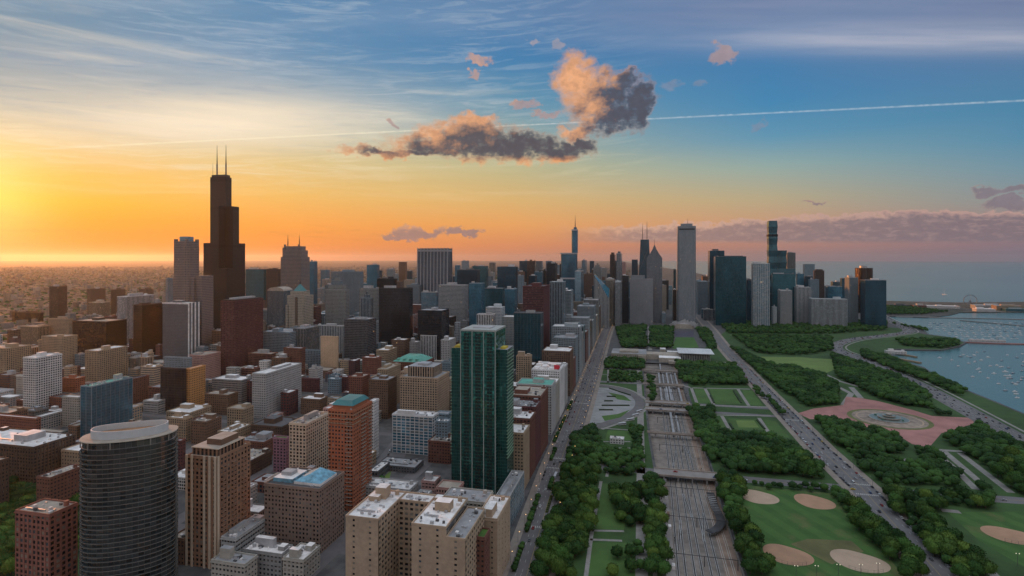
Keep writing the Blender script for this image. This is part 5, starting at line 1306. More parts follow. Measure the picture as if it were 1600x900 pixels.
hdg = plain('hedge_dark', (.02,.04,.012), .95, .4, .3)
for i, q in enumerate((((948,620),(962,620)), ((944,627),(958,627)), ((940,634),(984,634)), ((936,641),(958,641)), ((952,607),(985,618)), ((1110,618),(1116,630)), ((1146,611),(1158,630)), ((1140,662),(1146,671)), ((1183,657),(1195,671)))):
    a, b_ = P(*q[0]), P(*q[1]); m = MB(); pl_ = strip([a, b_], 2.4); m.prism(pl_ if sum(pl_[k][0]*pl_[(k+1)%4][1]-pl_[(k+1)%4][0]*pl_[k][1] for k in range(4)) > 0 else pl_[::-1], 0, 1.6, hdg, scale_top=.97)
    o = m.build('clipped_hedge'); tag(o, ('northernmost short','second short','long middle','southern short','curved edge','left garden','right garden','lower left garden','lower right garden')[i]+' clipped dark hedge in the formal layout', 'hedge')
# gardens between the tracks and the eastern road
for q in ([(1085,607),(1105,607),(1112,630),(1090,630)], [(1108,607),(1146,608),(1158,631),(1118,631)], [(1160,609),(1176,610),(1192,634),(1166,632)],
          [(1112,652),(1128,652),(1136,672),(1116,670)], [(1138,654),(1182,655),(1196,672),(1145,671)], [(1192,655),(1212,658),(1234,684),(1206,680)]): sheet('lawn', px(q), .06, lawn2)
sheet('lawn', px([(1150,657),(1178,657),(1186,668),(1154,668)]), .09, lawn3)
for pts in ([(1079,606),(1172,608)], [(1080,606),(1090,633)], [(1101,606),(1115,632)], [(1153,608),(1170,634)], [(1085,633),(1200,636)], [(1100,648),(1205,650)], [(1128,650),(1142,675)], [(1186,653),(1204,680)], [(1060,600),(1080,606)]): sheet('path', strip(px(pts), 5), .08, pathm)
# playing fields
sheet('lawn', px([(1155,757),(1310,772),(1345,815),(1415,905),(1205,905),(1165,830)]), .05, fieldm)
sheet('lawn', px([(1262,842),(1330,845),(1350,862),(1300,882),(1235,850)]), .07, plain('field_worn', (.12,.115,.045), .95, .3, .05))
sheet('lawn', px([(1480,800),(1610,800),(1640,905),(1590,880),(1530,845)]), .05, fieldm)
sheet('lawn', px([(1181,557),(1251,558),(1304,562),(1318,572),(1290,583),(1244,573),(1196,567)]), .06, lawn3)
for (u, v, ru, rv, mt) in ((1185,776.5,27,11,clay2),(1272,784,27,11.5,clay),(1230,867,34,16,clay),(1342,877,38,17,clay2),(1580,837,36,13,clay)):
    cx, cy = P(u, v); rx = P(u+ru, v)[0]-cx; out_ = []
    ry = (P(u, v-rv)[1]-P(u, v+rv)[1])/2
    for i in range(36):
        a = i/36*2*math.pi; k = 1+.10*math.cos(a*2+.8)+.05*math.cos(3*a); out_.append((cx+abs(rx)*k*math.cos(a), cy+ry*k*math.sin(a)))
    sheet('infield', out_, .10, mt)
    t = thing('backstop_fence', 'dark mesh backstop behind the ' + {1185:'upper left sandy infield',1272:'upper right reddish infield',1230:'lower left reddish infield',1342:'large lower right sandy infield',1580:'infield of the far right ball field'}[u], 'fence', (cx, cy, 0)); m = MB(); mf = plain('fence_mesh', (.10,.105,.10), .7)
    sg = -1 if v < 800 else 1
    for k in range(-3, 4):
        a = math.pi/2*(-sg)+k*.22; m.tube((cx+abs(rx)*1.02*math.cos(a), cy+ry*1.05*math.sin(a), 0), (cx+abs(rx)*1.02*math.cos(a), cy+ry*1.05*math.sin(a), 3.2), .09, mf, 4)
    m.build('post', t); m = MB()
    for zz in (.3, 1.7, 3.1):
        for k in range(-3, 3):
            a, a2 = math.pi/2*(-sg)+k*.22, math.pi/2*(-sg)+(k+1)*.22; m.tube((cx+abs(rx)*1.02*math.cos(a), cy+ry*1.05*math.sin(a), zz), (cx+abs(rx)*1.02*math.cos(a2), cy+ry*1.05*math.sin(a2), zz), .05, mf, 4)
    m.build('rail', t)
# fountain plaza
sheet('plaza', px([(1246,646),(1271,638.5),(1318,633),(1322,620),(1345,622),(1373,627),(1427,641),(1456,650),(1520,653),(1522,662),(1471,677),(1452,699),(1425,694),(1403,680),(1349,667),(1320,656),(1266,655)]), .12, pinkp)
fcx, fcy = P(1389, 654.5); FR = 52
def ring(name, r0, r1, z, mt, th=0, kind='structure'):
    A = [(fcx+r1*math.cos(t), fcy+r1*math.sin(t)) for t in ang[::2]]; B = [[(fcx+r0*math.cos(t), fcy+r0*math.sin(t)) for t in ang[::2]]] if r0 else []
    return sheet(name, A, z, mt, B, thick=th, kind=kind)
ring('lawn', FR-6, FR, .18, plain('hedge_ring', (.14,.15,.05), .9, .3, .2)); ring('path', FR-13, FR-11, .22, clay2); ring('plaza', 0, FR-6, .17, plain('plaza_brown', (.27,.215,.175), .9, .5, .12))
t = thing('fountain', 'large round tiered stone fountain in the middle of the pink plaza', 'fountain', (fcx, fcy, 0)); stn_ = plain('fountain_stone', (.36,.31,.27), .8)
m = MB()
for r, z in ((25,1.3),(14,3.4),(8,5.6),(4,7.6)): m.prism([(fcx+r*math.cos(a), fcy+r*math.sin(a)) for a in ang[::3]], z-1.2 if r < 20 else .18, z, stn_, bottom=True)
m.prism([(fcx+2*math.cos(a), fcy+2*math.sin(a)) for a in ang[::8]], 0, 6.5, stn_); m.build('basin', t)
m = MB(); wt = plain('fountain_water', (.14,.17,.15), .3)
for r, z in ((24,1.33),(13.3,3.43),(7.4,5.63)): m.prism([(fcx+r*math.cos(a), fcy+r*math.sin(a)) for a in ang[::3]], z-.02, z+.03, wt)
m.build('water', t)
for i in range(4):
    a = math.pi/4+i*math.pi/2; m = MB(); x, y = fcx+18*math.cos(a), fcy+18*math.sin(a); m.prism([(x+1.6*math.cos(q), y+1*math.sin(q)) for q in ang[::12]], 1.3, 3.2, plain('bronze',(.10,.20,.16))); m.build('statue', t)
for pts in ([(1285,583),(1310,595),(1345,605)], [(1330,605),(1345,622)], [(1300,600),(1330,615),(1318,633)]): sheet('path', strip(px(pts), 9), .08, pathm)
# terraces south-east of the fountain
for pts in ([(1452,700),(1490,730),(1525,765)], [(1475,705),(1510,735),(1548,768)], [(1500,708),(1535,735),(1580,770)], [(1452,702),(1510,706)], [(1365,722),(1395,726),(1420,718)], [(1395,726),(1430,738)], [(1520,868),(1560,905)], [(1470,797),(1500,800)]):
    sheet('path', strip(px(pts), 7), .08, pathm)
sheet('path', strip(shift(LSD, 24), 4), .06, pathm)

# zebra crossings at the junctions
m = MB()
for (cx, cy, w, horiz) in ((335,-955,22,1),(335,-981,22,1),(321,-968,15,0),(349,-968,15,0),(31,-953,25,1),(31,-983,25,1),(47,-968,15,0),(329,-650,22,1),(329,-724,22,1),(39,-1120,25,1),(25,-700,25,1),(24,-640,25,1),(23,-528,25,1),(20,-398,25,1)):
    n = int(w/1.6)
    for k in range(n):
        o_ = -w/2+(k+.5)*w/n
        if horiz: m.face([(cx+o_-.35,cy-1.8,.19),(cx+o_+.35,cy-1.8,.19),(cx+o_+.35,cy+1.8,.19),(cx+o_-.35,cy+1.8,.19)], mark)
        else: m.face([(cx-1.8,cy+o_-.35,.19),(cx+1.8,cy+o_-.35,.19),(cx+1.8,cy+o_+.35,.19),(cx-1.8,cy+o_+.35,.19)], mark)
m.build('road_marking', None, kind='structure')
# ------------------------------------------------------------------ bridges and railway
def bridge(label, y, w, x0, x1, z=.35, mat=None):
    t = thing('road_bridge', label, 'bridge', ((x0+x1)/2, y, 0)); m = MB(); m.box(x0, x1, y-w/2, y+w/2, -.9, z, plain('bridge_concrete', (.30,.27,.25), .85), mat or plain('bridge_road', (.27,.245,.23), .9, .2, .08), bottom=True); m.build('deck', t)
    for s in (-1, 1): m = MB(); m.box(x0, x1, y+s*w/2-.35, y+s*w/2+.35, z+.01, z+1.2, plain('bridge_rail', (.36,.30,.26))); m.build('parapet', t)
    for i in range(4): m = MB(); xx = x0+(x1-x0)*(i+.7)/4.5; m.box(xx-.8, xx+.8, y-w/2+1, y+w/2-1, -6, -.9, rc); m.build('pier', t)
bridge('wide pinkish road bridge over the rail yard nearest the camera', -968, 19, 133, 198)
bridge('thin footbridge over the tracks, next beyond the wide pinkish bridge', -829, 5, 126, 196, mat=pathm)
bridge('southern one of the pair of road bridges leading to the fountain', -708, 16, 124, 194)
bridge('northern one of the pair of road bridges leading to the fountain', -665, 15, 123, 193)
bridge('narrow bridge over the yard beyond the pair of road bridges', -535, 10, 119, 192)
bridge('farthest road bridge over the yard in front of the museum', -405, 12, 117, 193)
wood0 = plain('shed_wood', (.20,.12,.08)); lp0 = plain('platform_post', (.12,.12,.12)); steel = plain('rail_steel', (.55,.52,.49), .4, .2, .2, .4); tie = plain('track_bed', (.075,.066,.060), .95, .35, .3)
TX = (150,154.8,160.6,165.4,171.2,176,181.5,186.5)
for k in range(8):
    x = TX[k]; pts = [(x+7*math.exp(-((y+1180)/140)**2)*(k/9-.3), y) for y in range(-1700, -320, 40)]
    if k > 6: pts = [(px_+max(0, (y_+950))*.02, y_) for px_, y_ in pts]
    pts = [(min(px_, 189), y_) for px_, y_ in pts]
    t = thing('railway_track', f"{['westernmost','second','third','fourth','fifth','sixth','seventh','easternmost'][k]} railway track counted from the west in the sunken yard", 'railway track', (x, -1000, -6))
    o = sheet('track_bed', strip(pts, 2.3), 0, tie, kind=None); o.parent = t; o.location = (-x, 1000, .04)
    m = MB()
    for s in (-.75, .75):
        q = shift(pts, s)
        for a, b_ in zip(q, q[1:]): m.face([(a[0]-.16,a[1],-5.78),(a[0]+.16,a[1],-5.78),(b_[0]+.16,b_[1],-5.78),(b_[0]-.16,b_[1],-5.78)], steel)
    m.build('rail', t)
for k, (xa, xb, ya) in enumerate(((150,154.8,-1120),(165.4,160.6,-1060),(171.2,176,-1100),(154.8,160.6,-930),(176,171.2,-900))):
    t = thing('railway_crossover', ('crossover track nearest the camera on the west side','crossover track in the middle near the first gantries','crossover track on the east side near the camera','crossover track beyond the pinkish bridge, west side','crossover track beyond the pinkish bridge, east side')[k], 'railway track', (xa, ya, -6))
    o = sheet('track_bed', strip([(xa,ya),(xb,ya+55)], 2.2), -5.93, tie, kind=None); o.parent = t; o.location = (-xa,-ya,6); m = MB()
    for s in (-.75,.75): m.face([(xa+s-.15,ya,-5.76),(xa+s+.15,ya,-5.76),(xb+s+.15,ya+55,-5.76),(xb+s-.15,ya+55,-5.76)], steel)
    m.build('rail', t)
rm_ = random.Random(2)
for k in range(34):
    xx = rm_.choice((147.4,152.4,157.7,163,168.3,173.6,178.8,184)); yy = rm_.uniform(-1180,-420); t = thing('signal_mast', 'slim signal mast standing between the tracks of the yard', 'signal', (xx, yy, -6), 'signal masts between the tracks')
    m = MB(); m.tube((xx,yy,-6),(xx,yy,.2),.12,lp0,5); m.build('pole', t); m = MB(); m.box(xx-.35,xx+.35,yy-.25,yy-.13,-1.2,.2,lp0,bottom=True); m.build('signal_head', t)
for k in range(9):
    xx, yy = 141+rm_.uniform(0,4), -1150+k*22+rm_.uniform(-5,5); m = MB(); m.box(xx-1.2, xx+1.2, yy-2.4, yy+2.4, -5.69, -3.2+rm_.uniform(-.5,.8), (RF['white'], wood0, RF['grey'])[k%3]); o = m.build('track_side_hut')
    tag(o, ('pale','wooden','grey')[k%3]+f" trackside hut, {('first','second','third','fourth','fifth','sixth','seventh','eighth','ninth')[k]} along the west edge of the yard from the camera", 'hut')
sheet('yard_dirt', [(189,-2600),(194,-2600),(194,-330),(184,-330),(180,-700)], -5.92, plain('dirt', (.27,.19,.145), .95, .35, .08))
sheet('platform_strip', [(139,-1500),(146,-1500),(146,-1010),(137,-1010)], -5.7, plain('yard_paving', (.27,.245,.23), .9, .25, .08))
for (a, b_, lb) in ((-1140,1,'nearest'),(-1075,2,'second'),(-1010,1,'third'),(-880,1,'fourth'),(-760,1,'fifth'),(-600,1,'sixth')):
    t = thing('catenary_gantry', f'dark steel gantry across the tracks, {lb} of the gantries from the camera', 'gantry', (165, a, -6)); m = MB()
    for xx in (141, 168, 192): m.box(xx-.3, xx+.3, a-.3, a+.3, -6, 2.2, plain('gantry_steel', (.05,.05,.055)))
    m.build('post', t); m = MB(); m.box(140.5, 192.5, a-.16, a+.16, 1.6, 1.95, plain('gantry_steel', (.05,.05,.055)), bottom=True); m.build('beam', t)
cp = smooth([P(1110,776,-6), P(1116,795,-6), P(1124,812,-6), P(1126,824,-6), P(1118,834,-6), P(1107,838,-6)], 7)
t = thing('curved_canopy', 'curved striped platform canopy on the east side of the rail yard', 'canopy', (*cp[10], -6))
o = sheet('canopy_roof', strip(cp, 7), -2.6, plain('canopy_grey', (.40,.39,.38), .7), thick=.3, kind=None); o.parent = t; o.location = (-t.location.x, -t.location.y, 6)
m = MB()
for a, b_ in zip(cp, cp[1:]):
    ux, uy = b_[0]-a[0], b_[1]-a[1]; l = math.hypot(ux, uy); nx, ny = -uy/l*3.6, ux/l*3.6; ux, uy = ux/l*.7, uy/l*.7
    m.prism([(a[0]-nx-ux,a[1]-ny-uy),(a[0]-nx+ux,a[1]-ny+uy),(a[0]+nx+ux,a[1]+ny+uy),(a[0]+nx-ux,a[1]+ny-uy)][::-1] if (nx*uy-ny*ux) > 0 else [(a[0]-nx-ux,a[1]-ny-uy),(a[0]-nx+ux,a[1]-ny+uy),(a[0]+nx+ux,a[1]+ny+uy),(a[0]+nx-ux,a[1]+ny-uy)], -2.58, -2.0, plain('canopy_rib', (.06,.06,.065)))
m.build('canopy_rib', t, kind='stuff'); m = MB()  # dark strips put the ribbed shadow into the canopy's colour
for p in cp[::6]: m.box(p[0]-.4, p[0]+.4, p[1]-.4, p[1]+.4, -6, -2.9, rc)
m.build('column', t)
tm = facade('train_side', (.38,.39,.40), G['dark'], 2.2, 4.4, .55, .3, metal=.2); 
for k, (x, ya, yb, lb) in enumerate(((157.7,-650,-545,'left platform strip beside the trains beyond the pair of bridges'),(168.3,-650,-545,'middle platform strip beside the trains beyond the pair of bridges'),(157.7,-525,-415,'left platform strip beyond the narrow bridge'),(173.6,-525,-415,'right platform strip beyond the narrow bridge'),(168.3,-815,-720,'platform strip between the footbridge and the pair of bridges'))):
    t = thing('station_platform', lb+', pale concrete', 'platform', (x, ya, -6)); m = MB(); m.box(x-1.1, x+1.1, ya, yb, -6, -4.9, plain('platform_top', (.38,.36,.34), .85)); m.build('slab', t)
    m = MB(); m.box(x-.9, x+.9, ya+10, yb-10, -2.2, -2.0, plain('platform_roof', (.30,.30,.31), .7), bottom=True); m.build('canopy', t)
    for q in range(4): m = MB(); yy = ya+15+q*(yb-ya-30)/3; m.box(x-.12, x+.12, yy-.12, yy+.12, -4.9, -2.2, lp0); m.build('column', t)
tt = thing('commuter_train', 'silver commuter train parked in the yard', 'train', (0,0,0)); 
for i in range(4):
    m = MB(); m.box(-1.5, 1.5, i*26.2, i*26.2+25.4, .9, 4.6, tm, plain('train_roof', (.30,.30,.31)), bottom=True); m.build('carriage', tt)
    m = MB(); m.box(-1.1, 1.1, i*26.2+2, i*26.2+6, .1, .9, tie); m.box(-1.1, 1.1, i*26.2+19, i*26.2+23, .1, .9, tie); m.build('bogie', tt)
TL = [(150,-655,'westernmost train standing beside the pair of bridges'),(160.6,-650,'second train from the west beside the pair of bridges'),(165.4,-640,'third train from the west beside the pair of bridges'),(181.5,-652,'easternmost train beside the pair of bridges'),
      (150,-525,'westernmost train beyond the narrow bridge'),(165.4,-520,'second train beyond the narrow bridge'),(181.5,-522,'train on the east side beyond the narrow bridge'),(160.6,-820,'train between the footbridge and the pair of bridges'),(154.8,-395,'train nearly under the museum')]
for i, (x, y, lb) in enumerate(TL):
    if i == 0: tt.location = (x, y, -5.8); tt['label'] = 'silver '+lb; tt['group'] = 'trains parked in the sunken yard'
    else: copytree(tt, (x, y, -5.8), label='silver '+lb, group='trains parked in the sunken yard')

# ------------------------------------------------------------------ city streets
for i, x in enumerate((-116,-276,-405,-530,-657,-787,-917,-1050,-1200,-1360)): sheet('street', strip([(x,-1600),(x,900)], 15), .10, asph)
y = -1330; k = 0
while y < 800: sheet('street', strip([(-1500,y),(12-max(0,y+1000)*.016,y)], 13), .06, asph); y += 138
sheet('street', px([(572,740),(618,740),(640,700),(668,630),(652,630),(612,690)]), .16, asph2)
sheet('garden_lawn', px([(-40,752),(40,735),(140,720),(150,905),(-60,905)]), .14, lawn)
sheet('garden_lawn', px([(590,757),(603,742),(612,735),(606,757)]), .2, lawn3)

# ------------------------------------------------------------------ trees
def leafmat(name, c1, c2):
    m, b = newmat(name); n = noise(geo_pos(), .55, 5, .7); r = objrand(); n0 = noise(geo_pos(), .035, 3)
    f = sm(n*.45+n0*.55, .40, .62); cc = mix(f, c1, c2); cc = mix(sm(r, .0, .5, .45, 0), cc, c1); cc = mix(sm(r, .72, 1, 0, .6), cc, tuple(x*1.25 for x in c2))
    setc(b.inputs['Base Color'], cc); b.inputs['Roughness'].default_value = .85; b.inputs['Specular IOR Level'].default_value = .2; return m
LM1 = leafmat('leaves_dark', (.011,.037,.009), (.052,.122,.024)); LM2 = leafmat('leaves_mid', (.026,.062,.012), (.095,.170,.032)); LM3 = leafmat('leaves_light', (.035,.075,.012), (.12,.19,.035)); LMF = leafmat('leaves_mass', (.011,.037,.009), (.052,.120,.024))
bark = plain('bark', (.06,.045,.035))
def ico(sub):
    me = bpy.data.meshes.new('t'); import bmesh; bm = bmesh.new(); bmesh.ops.create_icosphere(bm, subdivisions=sub, radius=1)
    V = np.array([v.co[:] for v in bm.verts]); Fc = np.array([[v.index for v in f.verts] for f in bm.faces]); bm.free(); return V, Fc
I3, I2 = ico(3), ico(2)
def crown(seed, V0, F0, nleaf, tall=1.0, conif=False):
    r = np.random.default_rng(seed); V = V0.copy(); k = r.normal(size=(9, 3)); k /= np.linalg.norm(k, axis=1)[:, None]
    amp = np.zeros(len(V))
    for d_ in k: amp = np.maximum(amp, np.clip((V@d_-.35)/.65, 0, 1)**.7)
    rad = .74+.30*amp+r.normal(0, .045, len(V)); V = V*rad[:, None]
    if conif: V[:, :2] *= (1.05-.9*(V[:, 2:]+1)/2).clip(.08, 2)*.8
    V[:, 2] *= .82*tall; V[:, 2][V[:, 2] < -.45] *= .7
    n = len(V); idx = r.integers(0, n, nleaf); c = V[idx]*(1+r.uniform(-.06, .16, (nleaf, 1))); s = .13
    a = r.normal(size=(nleaf, 3)); b = r.normal(size=(nleaf, 3)); a *= s/np.linalg.norm(a, axis=1)[:, None]; b *= s/np.linalg.norm(b, axis=1)[:, None]
    L = np.stack([c-a-b*.5, c+a-b*.5, c+b], 1).reshape(-1, 3)
    Fl = np.arange(nleaf*3).reshape(-1, 3)+n
    return np.vstack([V, L]), np.vstack([F0, Fl])
def npmesh(name, V, Fc, mats, mi=None):
    me = bpy.data.meshes.new(name); me.vertices.add(len(V)); me.vertices.foreach_set('co', V.astype(np.float32).ravel())
    k = Fc.shape[1]; me.loops.add(Fc.size); me.loops.foreach_set('vertex_index', Fc.astype(np.int32).ravel())
    me.polygons.add(len(Fc)); me.polygons.foreach_set('loop_start', np.arange(0, Fc.size, k, dtype=np.int32))
    for m_ in mats: me.materials.append(m_)
    if mi is not None: me.polygons.foreach_set('material_index', mi.astype(np.int32))
    me.update(calc_edges=True); return me
tm_ = MB()
for i in range(5):
    a = i*1.256; tm_.tube((0,0,.55),(math.cos(a)*.45, math.sin(a)*.45, 1.15), .05, bark, 4, .02)
tm_.tube((0,0,-.05),(0,0,.9), .085, bark, 6, .05); TRUNK = tm_.mesh('tree_trunk')
CR = []
for i in range(6):
    V, Fc = crown(i, *I3, 760); V[:, 2] += 1.25; CR.append(npmesh('tree_crown', V, Fc, [(LM1, LM1, LM2, LM3, LM1, LM2)[i]]))
V, Fc = crown(50, *I3, 300, 1.9, True); V[:, 2] += 1.75; CON = npmesh('conifer_crown', V, Fc, [LM1])
LOW = [crown(100+i, *I2, 70) for i in range(5)]
REG = [  # outline on the ground, spacing, crown radius, label, group
 ([(893,690),(925,668),(935,690),(945,700),(930,740),(932,760),(912,905),(835,905),(868,800),(880,740)], 8.5, 5.6, 'dark broadleaf tree in the belt along the main avenue'),
 ([(960,775),(1003,772),(1010,820),(985,830),(965,815)], 9, 5.6, 'broadleaf tree in the clump on the park lawn left of the tracks'),
 ([(940,705),(1003,705),(1003,745),(945,745)], 9, 4.6, 'broadleaf tree around the small pavilion left of the tracks'),
 ([(955,860),(1004,850),(1012,905),(950,905)], 12, 4.4, 'light tree on the lower lawn left of the tracks'),
 ([(1007,745),(1032,752),(1036,820),(1043,905),(1012,905),(1008,820)], 8, 5.2, 'broadleaf tree in the strip against the west wall of the rail yard'),
 ([(985,668),(1003,672),(1005,735),(992,740)], 8, 4.2, 'tree beside the path west of the upper rail yard'),
 ([(1120,742),(1152,746),(1160,790),(1172,830),(1212,905),(1172,905),(1143,830),(1128,780)], 8.5, 5.4, 'broadleaf tree between the rail yard and the ball fields'),
 ([(1075,640),(1112,640),(1125,680),(1195,685),(1240,700),(1285,735),(1300,752),(1200,745),(1120,733),(1095,700)], 8.5, 5.6, 'broadleaf tree in the grove north of the pinkish bridge road'),
 ([(1155,756),(1290,764),(1300,772),(1160,762)], 9, 3.6, 'small street tree along the road north of the ball fields'),
 ([(1298,772),(1322,770),(1452,905),(1405,905),(1352,845)], 8.5, 5.4, 'broadleaf tree between the ball fields and the eastern road'),
 ([(1378,768),(1412,776),(1480,830),(1535,905),(1490,905),(1400,805)], 8.5, 5.4, 'broadleaf tree on the east side of the eastern road'),
 ([(1376,770),(1510,774),(1516,795),(1440,800)], 9, 5.0, 'broadleaf tree in the row south of the cross road'),
 ([(1055,568),(1150,572),(1170,602),(1082,602),(1062,596)], 9, 5.6, 'broadleaf tree in the grove north of the formal gardens'),
 ([(1145,526),(1300,528),(1300,548),(1250,556),(1180,552)], 11, 5.6, 'broadleaf tree in the far grove below the lakeside towers'),
 ([(1142,545),(1180,560),(1200,570),(1245,577),(1290,590),(1308,605),(1308,632),(1262,636),(1205,600)], 9, 5.8, 'broadleaf tree in the grove north of the fountain entrance'),
 ([(1300,556),(1345,570),(1405,592),(1450,618),(1455,640),(1420,636),(1370,622),(1310,590)], 9, 5.8, 'broadleaf tree in the grove north of the fountain'),
 ([(1450,640),(1475,645),(1500,652),(1462,650)], 9, 4.4, 'broadleaf tree near the lake drive by the fountain'),
 ([(1345,548),(1395,562),(1440,582),(1480,598),(1510,612),(1500,618),(1450,598),(1385,574),(1350,560)], 9, 5.6, 'broadleaf tree in the belt between the lake drive and harbour'),
 ([(1275,656),(1330,664),(1400,686),(1418,702),(1400,712),(1335,712),(1300,690)], 8.5, 5.6, 'broadleaf tree in the grove south west of the fountain'),
 ([(1335,712),(1380,715),(1430,728),(1500,748),(1495,762),(1385,760),(1345,735)], 8.5, 4.8, 'broadleaf tree in the grove by the curved paths'),
 ([(1430,702),(1450,704),(1500,745),(1490,752),(1450,735)], 8.5, 4.8, 'tree on the slope beside the terraced paths'),
 ([(1478,690),(1500,678),(1530,665),(1600,705),(1620,780),(1590,770),(1545,735)], 8.5, 5.6, 'broadleaf tree in the grove south east of the fountain'),
 ([(1520,765),(1545,760),(1550,792),(1525,798)], 8.5, 4.8, 'broadleaf tree at the foot of the terraced paths'),
 ([(1500,860),(1530,870),(1545,905),(1500,905)], 8.5, 4.8, 'broadleaf tree at the bottom right corner path'),
 ([(1400,532),(1500,532),(1498,541),(1470,545),(1410,541)], 11, 5.4, 'broadleaf tree on the promontory beside the harbour'),
 ([(1392,506),(1450,515),(1450,519),(1420,512)], 12, 5, 'tree on the strip by the marina'),
 ([(962,512),(1010,510),(1010,545),(972,545)], 10, 5.6, 'broadleaf tree in the square north of the museum'),
 ([(1016,512),(1052,512),(1050,545),(1016,545)], 10, 5.6, 'broadleaf tree in the garden left of the bandshell'),
 ([(1086,512),(1108,515),(1120,545),(1110,548),(1096,530)], 10, 5.4, 'broadleaf tree right of the bandshell lawn'),
 ([(1120,505),(1385,503),(1385,516),(1300,522),(1140,522)], 13, 5.6, 'tree in front of the lakeside towers'),
 ([(945,562),(1008,562),(1008,578),(945,578)], 9, 5.0, 'broadleaf tree in front of the stone museum'),
 ([(955,582),(1000,584),(1004,598),(950,598)], 10, 4.2, 'tree in the garden south of the museum'),
 ([(1012,590),(1022,590),(1026,625),(1016,628)], 9, 4, 'tree along the edge of the upper yard'),
 ([(1320,477),(1420,480),(1480,488),(1440,492),(1386,492)], 15, 5.6, 'tree on the far shore left of the pier'),
 ([(1170,600),(1195,615),(1230,650),(1225,655),(1180,615)], 11, 4.0, 'garden tree beside the formal lawns'),
 ([(-20,770),(60,745),(130,740),(136,790),(130,905),(120,800),(60,790),(0,830)], 9, 5.2, 'broadleaf tree in the courtyard at the lower left'),
 ([(-20,830),(22,815),(22,905),(-30,905)], 8, 5.2, 'broadleaf tree at the bottom left corner'),
 ([(590,742),(606,738),(600,757),(588,758)], 9, 3.2, 'small tree in the garden between the white roofed halls'),
 ([(580,640),(592,642),(585,700),(576,700)], 9, 3.6, 'small street tree beside the broad side street'),
]
spots = []
for ri, (pg_, spc, rad, lb) in enumerate(REG):
    poly = px(pg_); xs = [p[0] for p in poly]; ys = [p[1] for p in poly]
    y = min(ys); row = 0
    while y < max(ys):
        x = min(xs)+(row % 2)*spc/2
        while x < max(xs):
            jx, jy = x+rng.uniform(-.3,.3)*spc, y+rng.uniform(-.3,.3)*spc
            if inpoly(jx, jy, poly) and rng.random() < .93:
                u, v, d = proj(jx, jy, 6)
                if -25 < u < 1625 and v < 935 and not any(a-3 < jx < b+3 and c-3 < jy < d_+3 and h_ > 0 for (a,b,c,d_,h_,*_) in FOOT):
                    spots.append((rad*(rng.uniform(.55,.8) if rng.random() < .22 else rng.uniform(.82,1.18)), jx, jy, ri, d))
            x += spc
        y += spc*.87; row += 1
# median and kerb trees of the main avenue
for (y0, y1, off, lb) in ((-1190,-1150,-10,0),(-1130,-1060,-10.5,0),(-1040,-1010,-2,0),(-960,-925,-11,0),(-900,-860,-16,0),(-850,-780,-16,0),(-750,-700,-16,0),(-1180,-1140,17,0)):
    y = y0
    while y < y1:
        xx = np.interp(y, [p[1] for p in MICH], [p[0] for p in MICH])+off; spots.append((2.3*rng.uniform(.8,1.3), xx, y, -1, proj(xx, y, 3)[2])); y += 6
spots.sort(key=lambda s: -s[0]/s[4]); print('TREES', len(spots))
near_, far_ = spots[:300], spots[300:]
protos = {}
for i, (r, x, y, ri, d) in enumerate(near_):
    lb = REG[ri][3] if ri >= 0 else 'small planted tree in the strip along the main avenue'
    o = bpy.data.objects.new('conifer_tree' if False else 'broadleaf_tree', None); COL.objects.link(o); o.location = (x, y, .05); o.rotation_euler = (0,0,rng.uniform(0,6.28)); hs = rng.uniform(.85,1.12); o.scale = (r, r, r*hs)
    o['label'] = lb; o['category'] = 'tree'; o['group'] = lb.replace('broadleaf tree','trees').replace('tree ','trees ',1)
    c = bpy.data.objects.new('crown', CR[i % 6]); COL.objects.link(c); c.parent = o
    k = bpy.data.objects.new('trunk', TRUNK); COL.objects.link(k); k.parent = o
VV, FF, n0 = [], [], 0
for i, (r, x, y, ri, d) in enumerate(far_):
    V, Fc = LOW[i % 5]; a = rng.uniform(0, 6.28); R_ = np.array([[math.cos(a),-math.sin(a),0],[math.sin(a),math.cos(a),0],[0,0,1]])
    V = (V@R_.T)*r*np.array([1,1,rng.uniform(.85,1.15)])+np.array([x, y, r*1.05]); VV.append(V); FF.append(Fc+n0); n0 += len(V)
o = bpy.data.objects.new('distant_trees', npmesh('distant_trees', np.vstack(VV), np.vstack(FF), [LMF])); COL.objects.link(o); o['kind'] = 'stuff'
o['label'] = 'mass of dark green trees covering the park beyond the nearer rows'; o['category'] = 'trees'
# flower/shrub strips on the avenue medians
shr = leafmat('shrubs', (.02,.035,.012), (.06,.07,.02))
for (y0, y1, off, lb) in ((-1190,-1150,-10,'planted median bed nearest the bottom of the avenue'),(-1130,-1060,-10.5,'long planted bed second from the bottom of the avenue'),(-1090,-1055,1.5,'short planted bed beside the middle lanes'),(-960,-925,-11,'planted bed just past the first crossing'),(-850,-780,-16,'long kerb bed beside the red hotel')):
    xx = np.interp(y0, [p[1] for p in MICH], [p[0] for p in MICH])+off; x2 = np.interp(y1, [p[1] for p in MICH], [p[0] for p in MICH])+off
    m = MB(); n_ = int((y1-y0)/3)
    for i in range(n_):
        f = i/n_; cx_, cy_ = xx+(x2-xx)*f, y0+(y1-y0)*f; m.prism([(cx_-1.4,cy_-1.5),(cx_+1.4,cy_-1.5),(cx_+1.4,cy_+1.6),(cx_-1.4,cy_+1.6)], .1, .9+rng.uniform(0,.9), shr, scale_top=.7)
    o = m.build('planting_bed'); tag(o, lb+', dark green shrubs', 'plant bed')

